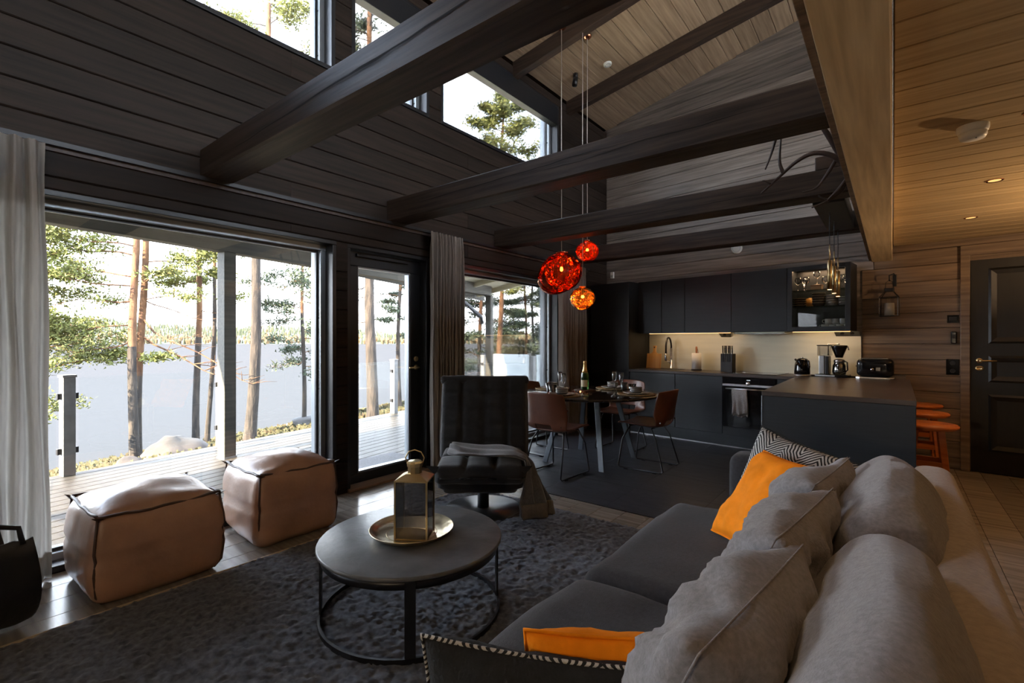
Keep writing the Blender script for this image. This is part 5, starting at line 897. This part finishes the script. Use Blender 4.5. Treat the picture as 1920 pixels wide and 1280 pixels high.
# antler on the beam side
t = thing('antlers', 'pair of brown reindeer antlers hung by the pale beam', 'antlers', (-.3, 3.7, 2.42)); M_ant = mat('antler_bone', (.035, .018, .014), .5, var=.4, scale=12, bump=.3)
def ant(pts, r0, r1, nm='antler_beam'): 
    n = len(pts); P = [Vector(p)-Vector((-.3, 3.7, 2.42)) for p in pts]; Q = []
    for i in range(n-1):
        for k in range(4):
            s = k/4; p0, p1, p2, p3 = P[max(i-1, 0)], P[i], P[i+1], P[min(i+2, n-1)]; Q.append(.5*((2*p1)+(p2-p0)*s+(2*p0-5*p1+4*p2-p3)*s*s+(3*p1-p0-3*p2+p3)*s**3))
    Q.append(P[-1]); MB().tube(Q, [1.5*(r0+(r1-r0)*i/(len(Q)-1)) for i in range(len(Q))], 8).build(nm, M_ant, t, True)
ant([(-.225, 3.7, 2.40), (-.30, 3.66, 2.475), (-.40, 3.66, 2.515), (-.50, 3.68, 2.49), (-.60, 3.7, 2.42), (-.72, 3.72, 2.33)], .013, .004); ant([(-.58, 3.7, 2.435), (-.60, 3.68, 2.52), (-.585, 3.66, 2.70)], .009, .003, 'tine'); ant([(-.66, 3.71, 2.38), (-.69, 3.7, 2.405), (-.71, 3.7, 2.41)], .006, .002, 'tine')
ant([(-.225, 3.7, 2.40), (-.27, 3.7, 2.50), (-.35, 3.62, 2.66), (-.42, 3.6, 2.78)], .014, .008); ant([(-.27, 3.7, 2.48), (-.33, 3.7, 2.38), (-.39, 3.7, 2.3), (-.47, 3.7, 2.285)], .009, .003, 'tine')
ant([(-.215, 3.7, 2.44), (-.21, 3.7, 2.36), (-.26, 3.7, 2.28), (-.33, 3.7, 2.205)], .012, .005); ant([(-.215, 3.72, 2.38), (-.25, 3.72, 2.27), (-.33, 3.72, 2.21), (-.42, 3.72, 2.18)], .01, .003, 'tine'); ant([(-.33, 3.7, 2.21), (-.37, 3.7, 2.235), (-.38, 3.7, 2.25)], .005, .002, 'tine')
ant([(-.70, 3.75, 2.50), (-.66, 3.74, 2.60), (-.62, 3.72, 2.72)], .003, .007, 'tine')
# ceiling fittings
t = thing('roof_spotlight', 'black adjustable spotlight on the sloping roof', 'spotlight', (-3.28, 5.52, roofz(-3.28))); MB().lathe([(.03, -.0), (.03, -.07)], 16).build('mount', M_black, t, True); MB().lathe([(.033, 0), (.034, .11), (.028, .11), (.027, .09), (0, .09)], 18, Matrix.Translation((0, 0, -.06)) @ Matrix.Rotation(R(165), 4, 'X')).build('barrel', M_black, t, True)
def disc(name, lab, cat, P, r, h, m, n=32, nrm=None):
    t = thing(name, lab, cat, P); o = MB().lathe([(r, .005), (r, -h*.5), (r*.9, -h), (0, -h)], n).build('housing', m, t, True, bev=.003)
    q = MB().lathe([(r*.55, -h-.001), (r*.6, -h-.004), (r*.65, -h-.001)], n, close=False).build('ring', M_alu, t)
    if nrm: o.rotation_euler = q.rotation_euler = (0, nrm, 0)
    return t
disc('vent_disc', 'small white vent disc on the sloping roof', 'vent', (-2.9, 5.68, roofz(-2.9)-.002), .055, .02, M_white, nrm=-math.atan(.178))
t = disc('smoke_detector', 'white round smoke alarm on the honey ceiling', 'smoke alarm', (.302, 3.2, 2.334), .06, .032, M_white); MB().lathe([(.052, -.03), (.052, -.045), (.045, -.06), (0, -.062)], 32).build('sensor_head', M_white, t, True); MB().sphere((.01, -.02, -.062), .004, 8, 6).build('test_light', M_alu, t)
for i, (x, y, lab) in enumerate(((.514, 4.36, 'recessed ceiling downlight nearer the smoke alarm'), (.512, 5.55, 'recessed ceiling downlight nearer the door wall'), (.51, 3.17, 'added unseen recessed downlight above the sofa back end'), (.51, 1.98, 'added unseen recessed downlight beside the sofa middle'), (.51, .79, 'added unseen recessed downlight behind the sofa near end'), (2.1, 4.36, 'added unseen recessed downlight in the hallway'), (2.1, 1.98, 'added unseen recessed downlight in the side room'))):  # those out of view are added for extra warm light
    t = thing('downlight', lab, 'downlight', (x, y, 2.334), 0, 'recessed downlights'); MB().lathe([(.032, -.001), (.043, -.003), (.045, .0), (.032, .004)], 28, close=False).build('bezel', M_copper, t, True); MB().lathe([(0, -.0005), (.033, -.0005)], 24, close=False).build('lens', mat('downlight_lens', (.8, .5, .25), .4, emit=(1, .5, .16), es=.1), t)
    light('downlight_beam', 'SPOT', (0, 0, -.01), .9, (1, .6, .3), .03, (0, 0, 0), t, spot=95)
t = thing('added_uplighter', 'added tall brass uplighter, unseen in the side room, brightening the ceiling', 'floor lamp', (1.65, 4.7, 0)); MB().lathe([(.14, 0), (.14, .015), (.02, .025), (0, .025)], 32).build('base', M_brass, t, True); MB().tube([(0, 0, .02), (0, 0, 1.62)], .009, 10).build('pole', M_brass, t, True); MB().lathe([(.03, 1.6), (.1, 1.64), (.17, 1.75), (.165, 1.75), (.095, 1.65), (0, 1.62)], 32).build('bowl_shade', M_brass, t, True)  # unseen uplighter, added to brighten the right ceiling and pale beam
MB().sphere((0, 0, 1.69), .035, 14, 8).build('bulb', MATS['warm_bulb'], t, True); light('added_uplight', 'POINT', (0, 0, 1.745), 8, (1, .66, .38), .03, parent=t)
t = thing('added_globe_lamp', 'added white globe lamp behind the viewer, brightening the beam undersides', 'floor lamp', (-.6, -1.5, 0)); MB().lathe([(.15, 0), (.15, .015), (.02, .03), (0, .03)], 32).build('base', M_black, t, True); MB().tube([(0, 0, .02), (0, 0, 1.22)], .01, 10).build('pole', M_black, t, True)  # unseen lamp, added to lift the undersides of the beams
MB().sphere((0, 0, 1.36), .15, 32, 20).build('globe', glassy('opal_globe', (.95, .95, .95), .05, .2, .35), t, True); MB().sphere((0, 0, 1.36), .03, 14, 8).build('bulb', MATS['warm_bulb'], t, True); light('added_globe_light', 'POINT', (0, 0, 1.36), 6.5, (1, .76, .5), .06, parent=t)
# ---------------------------------------------------------------- pieces that belong to a part become its sub-parts
SUB = {'door_leaf': ('panel', 'door_handle', 'key_plate', 'lock_rose', 'pane', 'glazing_bead', 'door_closer'), 'oven_door': ('door_handle',), 'control_panel': ('dial', 'display'), 'jug': ('jug_lid', 'jug_handle'), 'cloth': ('hem', 'heading_tape', 'fringe'),
       'glass_shade': ('molten_core',), 'outer_frame': ('screw_caps', 'glazing_bead', 'pane'), 'timber': ('crack',), 'wool': ('end_band',), 'door_frame': ('pane',), 'post_tube': ('cap', 'glass_clamp'), 'blade': ('board_handle', 'hole_shadow'), 'candle': ('wick',), 'weave': ('braided_edge',),
       'body': ('rim', 'drawer_front'), 'plate': ('rocker', 'outlet', 'hook_arm'), 'housing': ('outlet', 'lens'), 'tube': ('lens', 'stem'), 'dish': ('ring_groove',), 'base': ('base_trim',), 'column': ('spring', 'lever', 'hose', 'spray_head'), 'visor': ('filter',), 'block': ('slot',), 'shell': ('rivet',), 'glass': ('zone_mark', 'paper_label', 'gold_foil')}
for o in [o for o in sc.objects if o.type == 'EMPTY']:
    ch = list(o.children); first = {}
    for c in ch: first.setdefault(c.name.split('.')[0], c)
    for pn, subs in SUB.items():
        p = first.get(pn)
        if p is None or p.location.length > 1e-6 or tuple(p.rotation_euler) != (0, 0, 0): continue
        for c in ch:
            if c is not p and c.type == 'MESH' and c.name.split('.')[0] in subs and c.parent is o: c.parent = p
